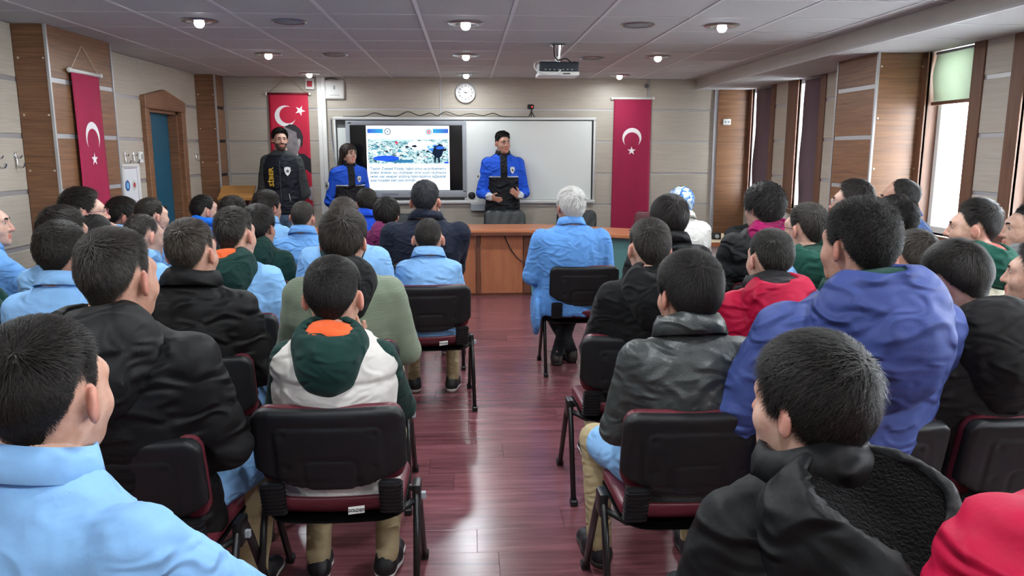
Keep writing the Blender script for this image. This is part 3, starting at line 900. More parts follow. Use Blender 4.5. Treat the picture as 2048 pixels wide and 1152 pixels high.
# flag on the left pier
t, cl, on = banner('flag_banner', 'long crimson flag banner hung by a string on the left walnut pier', 0.44, 1.75, M_flag, (XPL, 6.245, 2.185), R(90))
crescent('crescent', 0.02, 0.47, 0.115, 0.095, 0.032, R(90), on, 0.44, 1.75, M_flagwhite, cl)
print_poly('star', star_pts(0.02, 0.64, 0.052, math.pi), on, 0.44, 1.75, M_flagwhite, cl)
# portrait banner
pw, phh = 0.47, 1.75
t, cl, on = banner('portrait_banner', 'red banner with crescent, star and a grey portrait of a suited man', pw, phh, M_flagprint, (-2.155, YW, 2.275), 0.0, 0.006, True, mat('rod_red', (120, 20, 40), 0.5))
crescent('crescent', -0.045, 0.255, 0.125, 0.1, 0.034, R(-20), on, pw, phh, M_flagwhite, cl)
print_poly('star', star_pts(0.135, 0.19, 0.065, 0.2), on, pw, phh, M_flagwhite, cl)
M_face = mat('print_face', (156, 150, 152), 0.7, kind='noise', rgb2=(112, 106, 110), scale=(14, 14, 14)); M_suit = mat('print_suit', (30, 30, 38), 0.7); M_hairp = mat('print_hair', (46, 44, 50), 0.7)
print_poly('printed_suit', [(-0.235, 0.95), (-0.1, 0.78), (0.08, 0.70), (0.16, 0.71), (0.235, 0.77), (0.235, 1.74), (-0.235, 1.74)], on, pw, phh, M_suit, cl, 0.0016)
print_poly('printed_head', [(-0.05, 0.37), (0.03, 0.36), (0.09, 0.40), (0.125, 0.47), (0.13, 0.55), (0.10, 0.66), (0.06, 0.74), (-0.02, 0.74), (-0.08, 0.68), (-0.10, 0.62), (-0.13, 0.58), (-0.10, 0.52), (-0.10, 0.43)], on, pw, phh, M_face, cl, 0.0022)
print_poly('printed_hair', [(-0.06, 0.385), (0.0, 0.352), (0.07, 0.362), (0.13, 0.42), (0.155, 0.50), (0.145, 0.60), (0.125, 0.64), (0.11, 0.56), (0.085, 0.53), (0.065, 0.46), (0.02, 0.42)], on, pw, phh, M_hairp, cl, 0.0026)
print_poly('printed_ear', [(0.085, 0.54), (0.115, 0.52), (0.125, 0.56), (0.11, 0.62), (0.09, 0.60)], on, pw, phh, mat('print_ear', (176, 170, 170), 0.7), cl, 0.003)
print_poly('printed_collar', [(0.05, 0.74), (0.085, 0.70), (0.09, 0.80), (0.02, 0.88)], on, pw, phh, M_flagwhite, cl, 0.0024)
print_poly('printed_hand', [(0.17, 1.19), (0.2, 1.12), (0.235, 1.10), (0.235, 1.28), (0.2, 1.27)], on, pw, phh, mat('print_hand', (186, 182, 184), 0.7), cl, 0.0024)
print_poly('printed_pocket', [(0.13, 0.98), (0.14, 0.98), (0.175, 1.18), (0.165, 1.19)], on, pw, phh, M_flagwhite, cl, 0.0024)

# coat hooks, thermostat, notice board on the left wall
def hook(yv, zv, label):
    t = thing('coat_hook', label, 'hook', (XL, yv, zv), 0, 'chrome coat hooks on the left wall')
    lathe('plate', [(0.016, 0), (0.016, 0.006), (0.01, 0.01), (0, 0.01)], M_chrome, t, 14, (0, 0, 0.03), 'x')
    tube('stem', smooth_path([(0.005, 0, 0.05), (0.012, 0, 0.0), (0.014, 0, -0.04), (0.03, 0, -0.055), (0.055, 0, -0.045), (0.062, 0, -0.02)], 5), 0.007, M_chrome, t, 8)
    tube('upper_prong', smooth_path([(0.008, 0, 0.02), (0.035, 0, 0.012), (0.05, 0, 0.03)], 5), 0.006, M_chrome, t, 8)
for yv, lb in ((5.64, 'chrome coat hook on the pale panel just left of the flag pier'), (5.42, 'chrome coat hook at the very left edge of the view'),
               (7.38, 'chrome coat hook nearest the flag above the notice board'), (7.565, 'chrome coat hook between its neighbour and the white thermostat'), (9.26, 'chrome coat hook between the door frame and the corner pier')):
    hook(yv, 1.55, lb)
t = thing('thermostat', 'small white wall thermostat beside the coat hooks', 'thermostat', (XL, 7.705, 1.545))
box('housing', (0, -0.04, -0.055), (0.03, 0.04, 0.055), M_white, t, 0.012, 3, True)
box('window', (0.029, -0.02, -0.02), (0.0315, 0.02, 0.03), M_grey, t, 0.002)
t = thing('notice_board', 'white framed notice board with a blue and a red round emblem', 'notice board', (XL, 7.46, 0.86), 0)
box('board', (0.002, -0.17, 0), (0.012, 0.17, 0.62), mat('notice_white', (228, 230, 234), 0.35), t)
for lo, hi in (((0, -0.185, 0.6), (0.024, 0.185, 0.625)), ((0, -0.185, -0.01), (0.024, 0.185, 0.015)), ((0, -0.185, 0), (0.024, -0.165, 0.62)), ((0, 0.165, 0), (0.024, 0.185, 0.62))):
    box('frame', lo, hi, M_white, t, 0.004)
for yy_ in (-0.145, 0.140):
    box('printed_line', (0.012, yy_, 0.02), (0.0128, yy_ + 0.006, 0.6), mat('notice_line', (110, 60, 90), 0.5), t)
box('printed_line', (0.012, -0.145, 0.585), (0.0128, 0.145, 0.59), MATS['notice_line'], t)
lathe('blue_emblem', [(0.05, 0.0125), (0.05, 0.0135), (0, 0.0136)], mat('emblem_blue', (40, 90, 160), 0.5), t, 28, (0, -0.085, 0.43), 'x')
lathe('blue_emblem', [(0.03, 0.0138), (0, 0.014)], mat('emblem_blue2', (120, 170, 215), 0.5), t, 20, (0, -0.085, 0.43), 'x')
lathe('red_emblem', [(0.05, 0.0125), (0.05, 0.0135), (0, 0.0136)], mat('emblem_pale', (200, 206, 200), 0.5), t, 28, (0, 0.06, 0.43), 'x')
lathe('red_emblem', [(0.025, 0.0138), (0, 0.014)], mat('emblem_red', (170, 60, 70), 0.5), t, 20, (0, 0.06, 0.43), 'x')

# ------------------------------------------------------------------ speakers' desk, built as a shallow arc of straight units with one continuous top
M_desk = mat('desk_wood', (176, 112, 76), 0.38, kind='wood', rgb2=(150, 90, 60), scale=(14, 14, 2.0), rand=0.03)
M_desktop = mat('desk_top_wood', (196, 130, 92), 0.3, kind='wood', rgb2=(176, 110, 76), scale=(2, 26, 26))
M_deskdark = mat('desk_dark', (112, 66, 46), 0.4, kind='wood', rgb2=(92, 52, 36), scale=(14, 14, 2))
M_tealpanel = mat('desk_teal_panel', (96, 140, 140), 0.25)
# front line of the desk (x, y)
FR = [(-2.45, 7.70), (-1.15, 8.50), (0.70, 8.50), (1.95, 7.72)]
D = 0.55
def offs(pts, d):
    out = []
    for i, p in enumerate(pts):
        a = Vector(pts[max(i - 1, 0)]); b = Vector(pts[min(i + 1, len(pts) - 1)])
        ns = []
        if i > 0:
            e = (Vector(p) - Vector(pts[i - 1])).normalized(); ns.append(Vector((-e.y, e.x)))
        if i < len(pts) - 1:
            e = (Vector(pts[i + 1]) - Vector(p)).normalized(); ns.append(Vector((-e.y, e.x)))
        nn = sum(ns, Vector((0, 0))).normalized()
        k = 1.0 / max(0.4, nn.dot(ns[0]))
        out.append((p[0] + nn.x * d * k, p[1] + nn.y * d * k))
    return out
top_f, top_b = offs(FR, -0.09), offs(FR, D)
dt = prism('worktop', top_f + top_b[::-1], 2, 0.715, 0.755, M_desktop, None, 0.006)
tag(dt, 'continuous angled wooden desk top in front of the whiteboard', 'desk top')
box('edge_band', (-1.18, 8.405, 0.69), (0.72, 8.42, 0.725), M_deskdark, dt)
def desk_unit(i0, a, b, label, panels):
    """front panels between points a and b on the floor plan"""
    a, b = Vector(a), Vector(b)
    e = (b - a); L = e.length; ang = math.atan2(e.y, e.x)
    t = thing('desk_unit', label, 'desk', (a.x, a.y, 0), ang, 'units of the speakers desk')
    x = 0.0
    tot = sum(p[0] for p in panels)
    for wd, m_, proud in panels:
        w_ = L * wd / tot
        box('front_panel' if proud <= 0 else 'upright', (x + 0.002, -0.0 - proud, 0.03), (x + w_ - 0.002, 0.025, 0.714), m_, t, 0.003)
        x += w_
    box('plinth', (0.01, 0.01, 0), (L - 0.01, 0.05, 0.03), M_deskdark, t)
    box('side_panel', (0, 0.03, 0), (0.02, D - 0.06, 0.714), M_deskdark, t)
    box('side_panel', (L - 0.02, 0.03, 0), (L, D - 0.06, 0.714), M_deskdark, t)
    return t
desk_unit(0, FR[0], FR[1], 'left angled desk unit behind the seated pupils', [(0.08, M_deskdark, 0.012), (0.84, M_desk, 0), (0.08, M_deskdark, 0.012)])
desk_unit(1, FR[1], (-0.1, 8.5), 'wooden desk unit in front of the display beside the navy jacket', [(0.06, M_deskdark, 0.012), (0.86, M_desk, 0), (0.08, M_deskdark, 0.012)])
t = desk_unit(2, (-0.1, 8.5), FR[2], 'wooden desk unit facing the aisle with a dangling cable', [(0.22, M_desk, 0), (0.06, M_deskdark, 0.014), (0.56, M_desk, 0), (0.10, M_deskdark, 0.014)])
tube('cable', smooth_path([(0.5, -0.02, 0.69), (0.53, -0.03, 0.62), (0.58, -0.03, 0.52), (0.66, -0.03, 0.42), (0.74, -0.035, 0.37)], 6), 0.006, M_black, t)
desk_unit(3, FR[2], FR[3], 'right angled desk unit with pale teal front panels', [(0.46, M_tealpanel, 0), (0.05, M_strip, 0.008), (0.44, M_tealpanel, 0), (0.05, M_deskdark, 0.012)])

# side desk by the windows
t = thing('side_table', 'pale topped side table by the window wall', 'table', (2.75, 7.55, 0))
M_sidetop = mat('side_top', (214, 198, 170), 0.35, kind='wood', rgb2=(204, 186, 158), scale=(2, 24, 24))
box('table_top', (-0.52, -0.28, 0.70), (0.6, 0.55, 0.735), M_sidetop, t, 0.006)
box('top_edge', (-0.52, -0.29, 0.698), (0.6, -0.278, 0.737), M_desk, t)
for sx in (-0.48, 0.52):
    for sy_ in (-0.22, 0.48):
        box('leg', (sx - 0.02, sy_ - 0.02, 0), (sx + 0.02, sy_ + 0.02, 0.70), M_white, t, 0.003)
box('modesty_panel', (-0.46, -0.2, 0.25), (0.5, -0.185, 0.70), mat('pale_panel', (216, 206, 200), 0.5), t)
# ------------------------------------------------------------------ implicit surfaces (continuous bodies and garments)
f4 = np.float32
def V3(*a):
    return np.array(a, dtype=np.float64)

def rc(a, b, ra, rb):
    a, b = np.asarray(a, float), np.asarray(b, float)
    ba = b - a
    L2 = max(float(ba @ ba), 1e-9)
    def fn(X, Y, Z):
        px, py, pz = X - a[0], Y - a[1], Z - a[2]
        t = np.clip((px * ba[0] + py * ba[1] + pz * ba[2]) / L2, 0, 1)
        return np.sqrt((px - ba[0] * t) ** 2 + (py - ba[1] * t) ** 2 + (pz - ba[2] * t) ** 2) - (ra + (rb - ra) * t)
    r = max(ra, rb)
    return np.minimum(a, b) - r, np.maximum(a, b) + r, fn

def el(c, r, Rm=None):
    c, r = np.asarray(c, float), np.asarray(r, float)
    def fn(X, Y, Z):
        px, py, pz = X - c[0], Y - c[1], Z - c[2]
        if Rm is not None:
            q0 = Rm[0, 0] * px + Rm[1, 0] * py + Rm[2, 0] * pz
            q1 = Rm[0, 1] * px + Rm[1, 1] * py + Rm[2, 1] * pz
            q2 = Rm[0, 2] * px + Rm[1, 2] * py + Rm[2, 2] * pz
        else:
            q0, q1, q2 = px, py, pz
        k0 = np.sqrt((q0 / r[0]) ** 2 + (q1 / r[1]) ** 2 + (q2 / r[2]) ** 2)
        k1 = np.sqrt((q0 / r[0] ** 2) ** 2 + (q1 / r[1] ** 2) ** 2 + (q2 / r[2] ** 2) ** 2)
        return k0 * (k0 - 1) / np.maximum(k1, 1e-6)
    e = r if Rm is None else np.full(3, r.max())
    return c - e, c + e, fn

def stack(z, cx, cy, rx, ry, grow=0.0):
    z, cx, cy = map(np.asarray, (z, cx, cy))
    rx, ry = np.asarray(rx) + grow, np.asarray(ry) + grow
    z0, z1 = z[0], z[-1]
    def fn(X, Y, Z):
        zc = np.clip(Z, z0, z1)
        a, b = np.interp(zc, z, rx), np.interp(zc, z, ry)
        q = np.sqrt(((X - np.interp(zc, z, cx)) / a) ** 2 + ((Y - np.interp(zc, z, cy)) / b) ** 2)
        d = (q - 1) * (0.75 * b + 0.25 * a)
        e = np.maximum(z0 - Z, Z - z1)
        return np.where(e > 0, np.sqrt(np.maximum(d, 0) ** 2 + e * e), np.maximum(d, e - 0.0))
    return (V3((cx - rx).min(), (cy - ry).min(), z0), V3((cx + rx).max(), (cy + ry).max(), z1), fn)

def smin(a, b, k):
    if k <= 0:
        return np.minimum(a, b)
    h = np.maximum(k - np.abs(a - b), 0) / k
    return np.minimum(a, b) - h * h * k * 0.25

class Field:
    def __init__(s, lo, hi, h):
        s.h = h
        s.lo = np.asarray(lo, float)
        n = np.ceil((np.asarray(hi) - s.lo) / h).astype(int) + 2
        s.ax = [s.lo[i] + h * np.arange(n[i]) for i in range(3)]
        s.f = np.full(n, 0.3, dtype=f4)
    def blk(s, lo, hi, m):
        out = []
        for i in range(3):
            a = int(np.searchsorted(s.ax[i], lo[i] - m)); b = int(np.searchsorted(s.ax[i], hi[i] + m))
            if a >= b:
                return None
            out.append(slice(a, b))
        return tuple(out)
    def co(s, sl=None):
        sl = sl or (slice(None),) * 3
        return (s.ax[0][sl[0]][:, None, None].astype(f4), s.ax[1][sl[1]][None, :, None].astype(f4), s.ax[2][sl[2]][None, None, :].astype(f4))
    def add(s, p, k=0.0):
        sl = s.blk(p[0], p[1], k + 2.5 * s.h)
        if sl:
            s.f[sl] = smin(s.f[sl], p[2](*s.co(sl)).astype(f4), k)
        return s
    def sub(s, p, k=0.0):
        sl = s.blk(p[0], p[1], k + 2.5 * s.h)
        if sl:
            s.f[sl] = -smin(-s.f[sl], p[2](*s.co(sl)).astype(f4), k)
        return s
    def cut(s, point, nrm):
        """keep the side opposite to nrm"""
        X, Y, Z = s.co()
        s.f = np.maximum(s.f, ((X - point[0]) * nrm[0] + (Y - point[1]) * nrm[1] + (Z - point[2]) * nrm[2]).astype(f4))
        return s
    def shell(s, t):
        s.f = np.abs(s.f) - t
        return s
    def disp(s, fn):
        near = np.abs(s.f) < 0.05
        if near.any():
            ii = np.nonzero(near)
            s.f[ii] -= fn(s.ax[0][ii[0]], s.ax[1][ii[1]], s.ax[2][ii[2]]).astype(f4)
        return s
    def net(s):
        f, h = s.f, s.h
        f[0], f[-1] = 0.3, 0.3
        f[:, 0], f[:, -1] = 0.3, 0.3
        f[:, :, 0], f[:, :, -1] = 0.3, 0.3
        sg = f < 0
        c = np.zeros(tuple(np.array(f.shape) - 1), np.int8)
        for i in (0, 1):
            for j in (0, 1):
                for k in (0, 1):
                    c += sg[i:f.shape[0] - 1 + i, j:f.shape[1] - 1 + j, k:f.shape[2] - 1 + k]
        m = (c > 0) & (c < 8)
        idx = np.argwhere(m)
        ids = np.full(m.shape, -1, np.int32)
        ids[m] = np.arange(len(idx))
        acc = np.zeros((len(idx), 3), f4); w = np.zeros(len(idx), f4)
        I, J, K = idx.T
        cor = {}
        for i in (0, 1):
            for j in (0, 1):
                for k in (0, 1):
                    cor[(i, j, k)] = f[I + i, J + j, K + k]
        for a in cor:
            for d in range(3):
                if a[d] == 0:
                    b = tuple(1 if q == d else a[q] for q in range(3))
                    fa, fb = cor[a], cor[b]
                    x = (fa < 0) != (fb < 0)
                    t = np.where(x, fa / np.where(x, fa - fb, 1), 0)
                    for q in range(3):
                        acc[:, q] += np.where(x, a[q] + (t if q == d else 0), 0)
                    w += x
        v = s.lo + h * (idx + acc / np.maximum(w, 1)[:, None])
        Q = []
        for d in range(3):
            e1, e2 = (d + 1) % 3, (d + 2) % 3
            sl0 = [slice(1, -1)] * 3; sl1 = [slice(1, -1)] * 3
            sl0[d] = slice(0, -1); sl1[d] = slice(1, None)
            A, B = sg[tuple(sl0)], sg[tuple(sl1)]
            p = np.argwhere(A != B)
            if not len(p):
                continue
            fl = A[tuple(p.T)]
            off = np.ones(3, int); off[d] = 0
            p = p + off
            def cell(o1, o2):
                q = p.copy(); q[:, e1] -= o1; q[:, e2] -= o2
                return ids[q[:, 0], q[:, 1], q[:, 2]]
            q4 = np.stack([cell(1, 1), cell(0, 1), cell(0, 0), cell(1, 0)], 1)
            q4[~fl] = q4[~fl][:, ::-1]
            Q.append(q4)
        Q = np.concatenate(Q) if Q else np.zeros((0, 4), np.int32)
        Q = Q[(Q >= 0).all(1)]
        return v, Q

def folds(seed, amp, freq=16.0, vert=0.5, n=5):
    r = np.random.default_rng(seed)
    W = r.normal(size=(n, 3)) * freq * np.array([1, 1, vert])
    W2 = r.normal(size=(n, 3)) * freq * 0.5
    ph = r.uniform(0, 6.28, (n, 2))
    def fn(X, Y, Z):
        o = 0
        for i in range(n):
            q = W[i, 0] * X + W[i, 1] * Y + W[i, 2] * Z + ph[i, 0] + 1.6 * np.sin(W2[i, 0] * X + W2[i, 1] * Y + W2[i, 2] * Z + ph[i, 1])
            s_ = np.sin(q)
            o = o + (0.64 - np.abs(s_)) * 1.8 * (0.6 + 0.4 * np.sin(3.1 * X + 2.3 * Z + ph[i, 1]))
        return amp * o / n ** 0.7
    return fn

def rotm(yaw=0.0, pitch=0.0, roll=0.0):
    """head rotation: yaw about z (left +), pitch about x (up +), roll about y"""
    return np.array(Euler((R(pitch), R(roll), R(yaw)), 'XYZ').to_matrix())

# ------------------------------------------------------------------ materials for people
def skin_mat(key, rgb, hair=(26, 22, 20)):
    if key in MATS:
        return MATS[key]
    m = bpy.data.materials.new(key); m.use_nodes = True
    n, l = m.node_tree.nodes, m.node_tree.links
    b = n['Principled BSDF']
    b.inputs['Roughness'].default_value = 0.48
    b.inputs['Specular IOR Level'].default_value = 0.35
    b.inputs['Subsurface Weight'].default_value = 0.0
    tc = n.new('ShaderNodeTexCoord')
    nz = n.new('ShaderNodeTexNoise'); nz.inputs['Scale'].default_value = 38; nz.inputs['Detail'].default_value = 3
    l.new(tc.outputs['Object'], nz.inputs['Vector'])
    rp = n.new('ShaderNodeValToRGB')
    d = tuple(int(c * k) for c, k in zip(rgb, (0.90, 0.84, 0.80)))
    rp.color_ramp.elements[0].position = 0.3; rp.color_ramp.elements[0].color = lin(d)
    rp.color_ramp.elements[1].position = 0.7; rp.color_ramp.elements[1].color = lin(rgb)
    l.new(nz.outputs['Fac'], rp.inputs['Fac'])
    def mixin(prev, an, col):
        a = n.new('ShaderNodeAttribute'); a.attribute_name = an
        mx = n.new('ShaderNodeMix'); mx.data_type = 'RGBA'
        l.new(a.outputs['Fac'], mx.inputs['Factor']); l.new(prev, mx.inputs['A']); mx.inputs['B'].default_value = lin(col)
        return mx.outputs['Result']
    c = mixin(rp.outputs['Color'], 'flush', tuple(int(v * k) for v, k in zip(rgb, (0.92, 0.62, 0.60))))
    # stubble: hair density broken up by a fine noise
    a = n.new('ShaderNodeAttribute'); a.attribute_name = 'stubble'
    n2 = n.new('ShaderNodeTexNoise'); n2.inputs['Scale'].default_value = 420; n2.inputs['Detail'].default_value = 1
    l.new(tc.outputs['Object'], n2.inputs['Vector'])
    ad = n.new('ShaderNodeMath'); ad.operation = 'MULTIPLY_ADD'; ad.inputs[1].default_value = 0.5; ad.inputs[2].default_value = -0.25
    l.new(n2.outputs['Fac'], ad.inputs[0])
    a2 = n.new('ShaderNodeMath'); a2.operation = 'ADD'; a2.use_clamp = True
    l.new(a.outputs['Fac'], a2.inputs[0]); l.new(ad.outputs[0], a2.inputs[1])
    ml = n.new('ShaderNodeMath'); ml.operation = 'MULTIPLY'; ml.use_clamp = True
    gt = n.new('ShaderNodeMath'); gt.operation = 'GREATER_THAN'; gt.inputs[1].default_value = 0.02
    l.new(a.outputs['Fac'], gt.inputs[0]); l.new(gt.outputs[0], ml.inputs[0]); l.new(a2.outputs[0], ml.inputs[1])
    mx = n.new('ShaderNodeMix'); mx.data_type = 'RGBA'
    l.new(ml.outputs[0], mx.inputs['Factor']); l.new(c, mx.inputs['A']); mx.inputs['B'].default_value = lin(hair)
    l.new(mx.outputs['Result'], b.inputs['Base Color'])
    MATS[key] = m
    return m

def hair_mat(key, rgb, hi):
    if key in MATS:
        return MATS[key]
    return mat(key, rgb, 0.5, spec=0.2, attr=('shade', tuple(int(a_ * 0.6 + b_ * 0.4) for a_, b_ in zip(rgb, hi))), bump=0.22, bscale=420)

def cloth(rgb, kind='cotton'):
    key = 'cloth_%s_%d_%d_%d' % ((kind,) + tuple(rgb))
    if key in MATS:
        return MATS[key]
    d = tuple(int(v * 0.93) for v in rgb)
    if kind == 'cotton':
        return mat(key, rgb, 0.82, spec=0.2, kind='noise', rgb2=d, scale=(9, 9, 9), bump=0.12, bscale=900, sheen=0.05, crease=0.45, cscale=9.0)
    if kind == 'fleece':
        return mat(key, rgb, 0.95, spec=0.1, kind='noise', rgb2=d, scale=(60, 60, 60), bump=1.0, bscale=150, sheen=0.03)
    if kind == 'nylon':
        return mat(key, rgb, 0.62, spec=0.22, kind='noise', rgb2=d, scale=(8, 8, 8), bump=0.08, bscale=120, crease=0.8, cscale=7.0)
    if kind == 'leather':
        return mat(key, rgb, 0.42, spec=0.45, kind='noise', rgb2=d, scale=(12, 12, 12), bump=0.15, bscale=150, crease=0.5, cscale=8.0)
    if kind == 'cord':
        m = mat(key, rgb, 0.9, spec=0.15, kind='noise', rgb2=d, scale=(9, 9, 9), sheen=0.2)
        n, l = m.node_tree.nodes, m.node_tree.links
        tc = n.new('ShaderNodeTexCoord'); wv = n.new('ShaderNodeTexWave'); wv.bands_direction = 'Z'; wv.inputs['Scale'].default_value = 52; wv.inputs['Distortion'].default_value = 0.4
        l.new(tc.outputs['Object'], wv.inputs['Vector'])
        bp = n.new('ShaderNodeBump'); bp.inputs['Strength'].default_value = 0.35; bp.inputs['Distance'].default_value = 0.01
        l.new(wv.outputs['Fac'], bp.inputs['Height']); l.new(bp.outputs[0], n['Principled BSDF'].inputs['Normal'])
        return m
    return mat(key, rgb, 0.7)

# ------------------------------------------------------------------ head
HC = V3(0, -0.012, 0.02)          # centre from which scalp rays are cast (head frame)
HL_AZ = np.array([0, 25, 45, 58, 70, 80, 88, 96, 108, 120, 135, 150, 180.])
HL_EL = np.array([36, 37, 32, 14, 2, -12, -8, 13, 8, -18, -36, -46, -50.])

def head_prims(c, Rm, s, ears=True, fem=False):
    """list of (primitive, blend, subtract) of a head whose centre is c; s scales"""
    def P(x, y, z):
        return c + s * (Rm @ V3(x, y, z))
    def E(x, y, z, a, b, d, rot=None):
        M = Rm if rot is None else Rm @ rot
        return el(P(x, y, z), (a * s, b * s, d * s), M)
    L = [(E(0, -0.016, 0.030, 0.074, 0.094, 0.086), 0, 0),
         (E(0, 0.030, -0.030, 0.058, 0.064, 0.078), 0.04, 0),
         (E(0, 0.050, -0.078, 0.040, 0.044, 0.034), 0.03, 0),
         (E(0, 0.072, 0.028, 0.050, 0.020, 0.020), 0.03, 0),
         (E(0.040, 0.058, -0.028, 0.020, 0.020, 0.020), 0.03, 0), (E(-0.040, 0.058, -0.028, 0.020, 0.020, 0.020), 0.03, 0),
         (E(0.032, 0.101, 0.008, 0.017, 0.017, 0.012), 0.014, 1), (E(-0.032, 0.101, 0.008, 0.017, 0.017, 0.012), 0.014, 1),
         (rc(P(0, 0.090, 0.014), P(0, 0.109, -0.026), 0.008 * s, 0.0125 * s), 0.012, 0),
         (E(0.012, 0.098, -0.030, 0.008, 0.010, 0.007), 0.006, 0), (E(-0.012, 0.098, -0.030, 0.008, 0.010, 0.007), 0.006, 0),
         (E(0, 0.089, -0.055, 0.024, 0.012, 0.008), 0.008, 0), (E(0, 0.088, -0.067, 0.020, 0.012, 0.008), 0.006, 0),
         (E(0, 0.083, -0.094, 0.018, 0.014, 0.013), 0.018, 0)]
    if ears:
        for sg in (1, -1):
            rot = np.array(Euler((R(-10), 0, R(30 * sg)), 'XYZ').to_matrix())
            L += [(E(sg * 0.081, -0.012, -0.004, 0.0095, 0.020, 0.0315, rot), 0.006, 0),
                  (E(sg * 0.0895, -0.002, -0.002, 0.0065, 0.011, 0.018, rot), 0.004, 1)]
    return L

def eval_prims(L, X, Y, Z):
    f = None
    for p, k, sub in L:
        d = p[2](X, Y, Z)
        if f is None:
            f = d
        elif sub:
            f = -smin(-f, d, k)
        else:
            f = smin(f, d, k)
    return f

_std = head_prims(np.zeros(3), np.eye(3), 1.0, ears=False)[:6] + [(rc((0, -0.022, -0.05), (0, -0.045, -0.16), 0.054, 0.058), 0.035, 0)]
def scalp(d, it=16):
    """distance along unit directions d from HC to the standard head surface"""
    lo, hi = np.full(len(d), 0.02), np.full(len(d), 0.19)
    for _ in range(it):
        m = 0.5 * (lo + hi)
        p = HC + d * m[:, None]
        ins = eval_prims(_std, p[:, 0], p[:, 1], p[:, 2]) < 0
        lo, hi = np.where(ins, m, lo), np.where(ins, hi, m)
    return 0.5 * (lo + hi)
def scalp_n(p):
    e = 0.002
    g = []
    for i in range(3):
        q = p.copy(); q[:, i] += e; r_ = p.copy(); r_[:, i] -= e
        g.append(eval_prims(_std, q[:, 0], q[:, 1], q[:, 2]) - eval_prims(_std, r_[:, 0], r_[:, 1], r_[:, 2]))
    g = np.stack(g, 1)
    return g / np.maximum(np.linalg.norm(g, axis=1), 1e-9)[:, None]
def dir_of(az, e):
    return np.stack([np.cos(e) * np.sin(az), np.cos(e) * np.cos(az), np.sin(e)], 1)
def hairline(az_deg, st):
    return np.interp(np.abs(az_deg), HL_AZ, HL_EL + np.asarray(st.get('line', 0.0)))

HAIR = {
    'short':   dict(top=0.017, side=0.008, back=0.010, fade=40, L=0.020, lift=0.175, n=1.0, mess=0.25, comb=(0.1, 0.7, 0.0)),
    'fade':    dict(top=0.020, side=0.003, back=0.004, fade=55, L=0.022, lift=0.225, n=1.0, mess=0.3, comb=(0.1, 0.8, 0.0)),
    'buzz':    dict(top=0.006, side=0.003, back=0.003, fade=70, L=0.008, lift=0.300, n=1.1, mess=0.2, comb=(0, 0.6, 0)),
    'thick':   dict(top=0.030, side=0.016, back=0.017, fade=26, L=0.036, lift=0.125, n=1.1, mess=0.3, comb=(0.15, 0.5, 0.0)),
    'bowl':    dict(top=0.030, side=0.024, back=0.022, fade=14, L=0.055, lift=0.050, n=1.1, mess=0.2, comb=(0.0, 0.35, -0.25)),
    'curly':   dict(top=0.024, side=0.012, back=0.014, fade=20, L=0.024, lift=0.275, n=1.3, mess=0.9, comb=(0, 0.3, 0), curl=0.008),
    'wavy':    dict(top=0.034, side=0.028, back=0.028, fade=10, L=0.05, lift=0.150, n=1.3, mess=0.9, comb=(0, 0.1, -0.4), curl=0.014),
    'tousle':  dict(top=0.032, side=0.012, back=0.014, fade=24, L=0.055, lift=0.14, n=1.3, mess=0.7, comb=(-0.2, 0.7, 0.0), curl=0.004),
    'quiff':   dict(top=0.034, side=0.004, back=0.006, fade=48, L=0.036, lift=0.200, n=1.0, mess=0.25, comb=(0.35, 0.55, 0.15)),
    'white':   dict(top=0.024, side=0.016, back=0.014, fade=22, L=0.034, lift=0.125, n=1.1, mess=0.4, comb=(0.1, 0.2, 0.0)),
    'bald':    dict(top=0.006, side=0.014, back=0.014, fade=20, L=0.026, lift=0.125, n=1.0, mess=0.35, comb=(0, 0.1, -0.2), line=[38, 36, 30, 18, 4, 0, 0, 0, 0, 0, 0, 0, 0]),
    'long':    dict(top=0.014, side=0.018, back=0.022, fade=12, L=0.10, lift=0.010, n=1.2, mess=0.12, comb=(0, -0.7, -0.5)),
}
def thick_of(az, e, st):
    """hair thickness by direction (degrees)"""
    hl = hairline(az, st)
    up = np.clip((e - 20) / 40, 0, 1); up = up * up * (3 - 2 * up)
    bk = np.clip((np.abs(az) - 100) / 60, 0, 1)
    base = (st['side'] * (1 - bk) + st['back'] * bk) * (1 - up) + st['top'] * up
    r_ = np.clip((e - hl) / st['fade'], 0, 1)
    return base * r_ ** 0.7 - 0.0025 * (1 - r_)

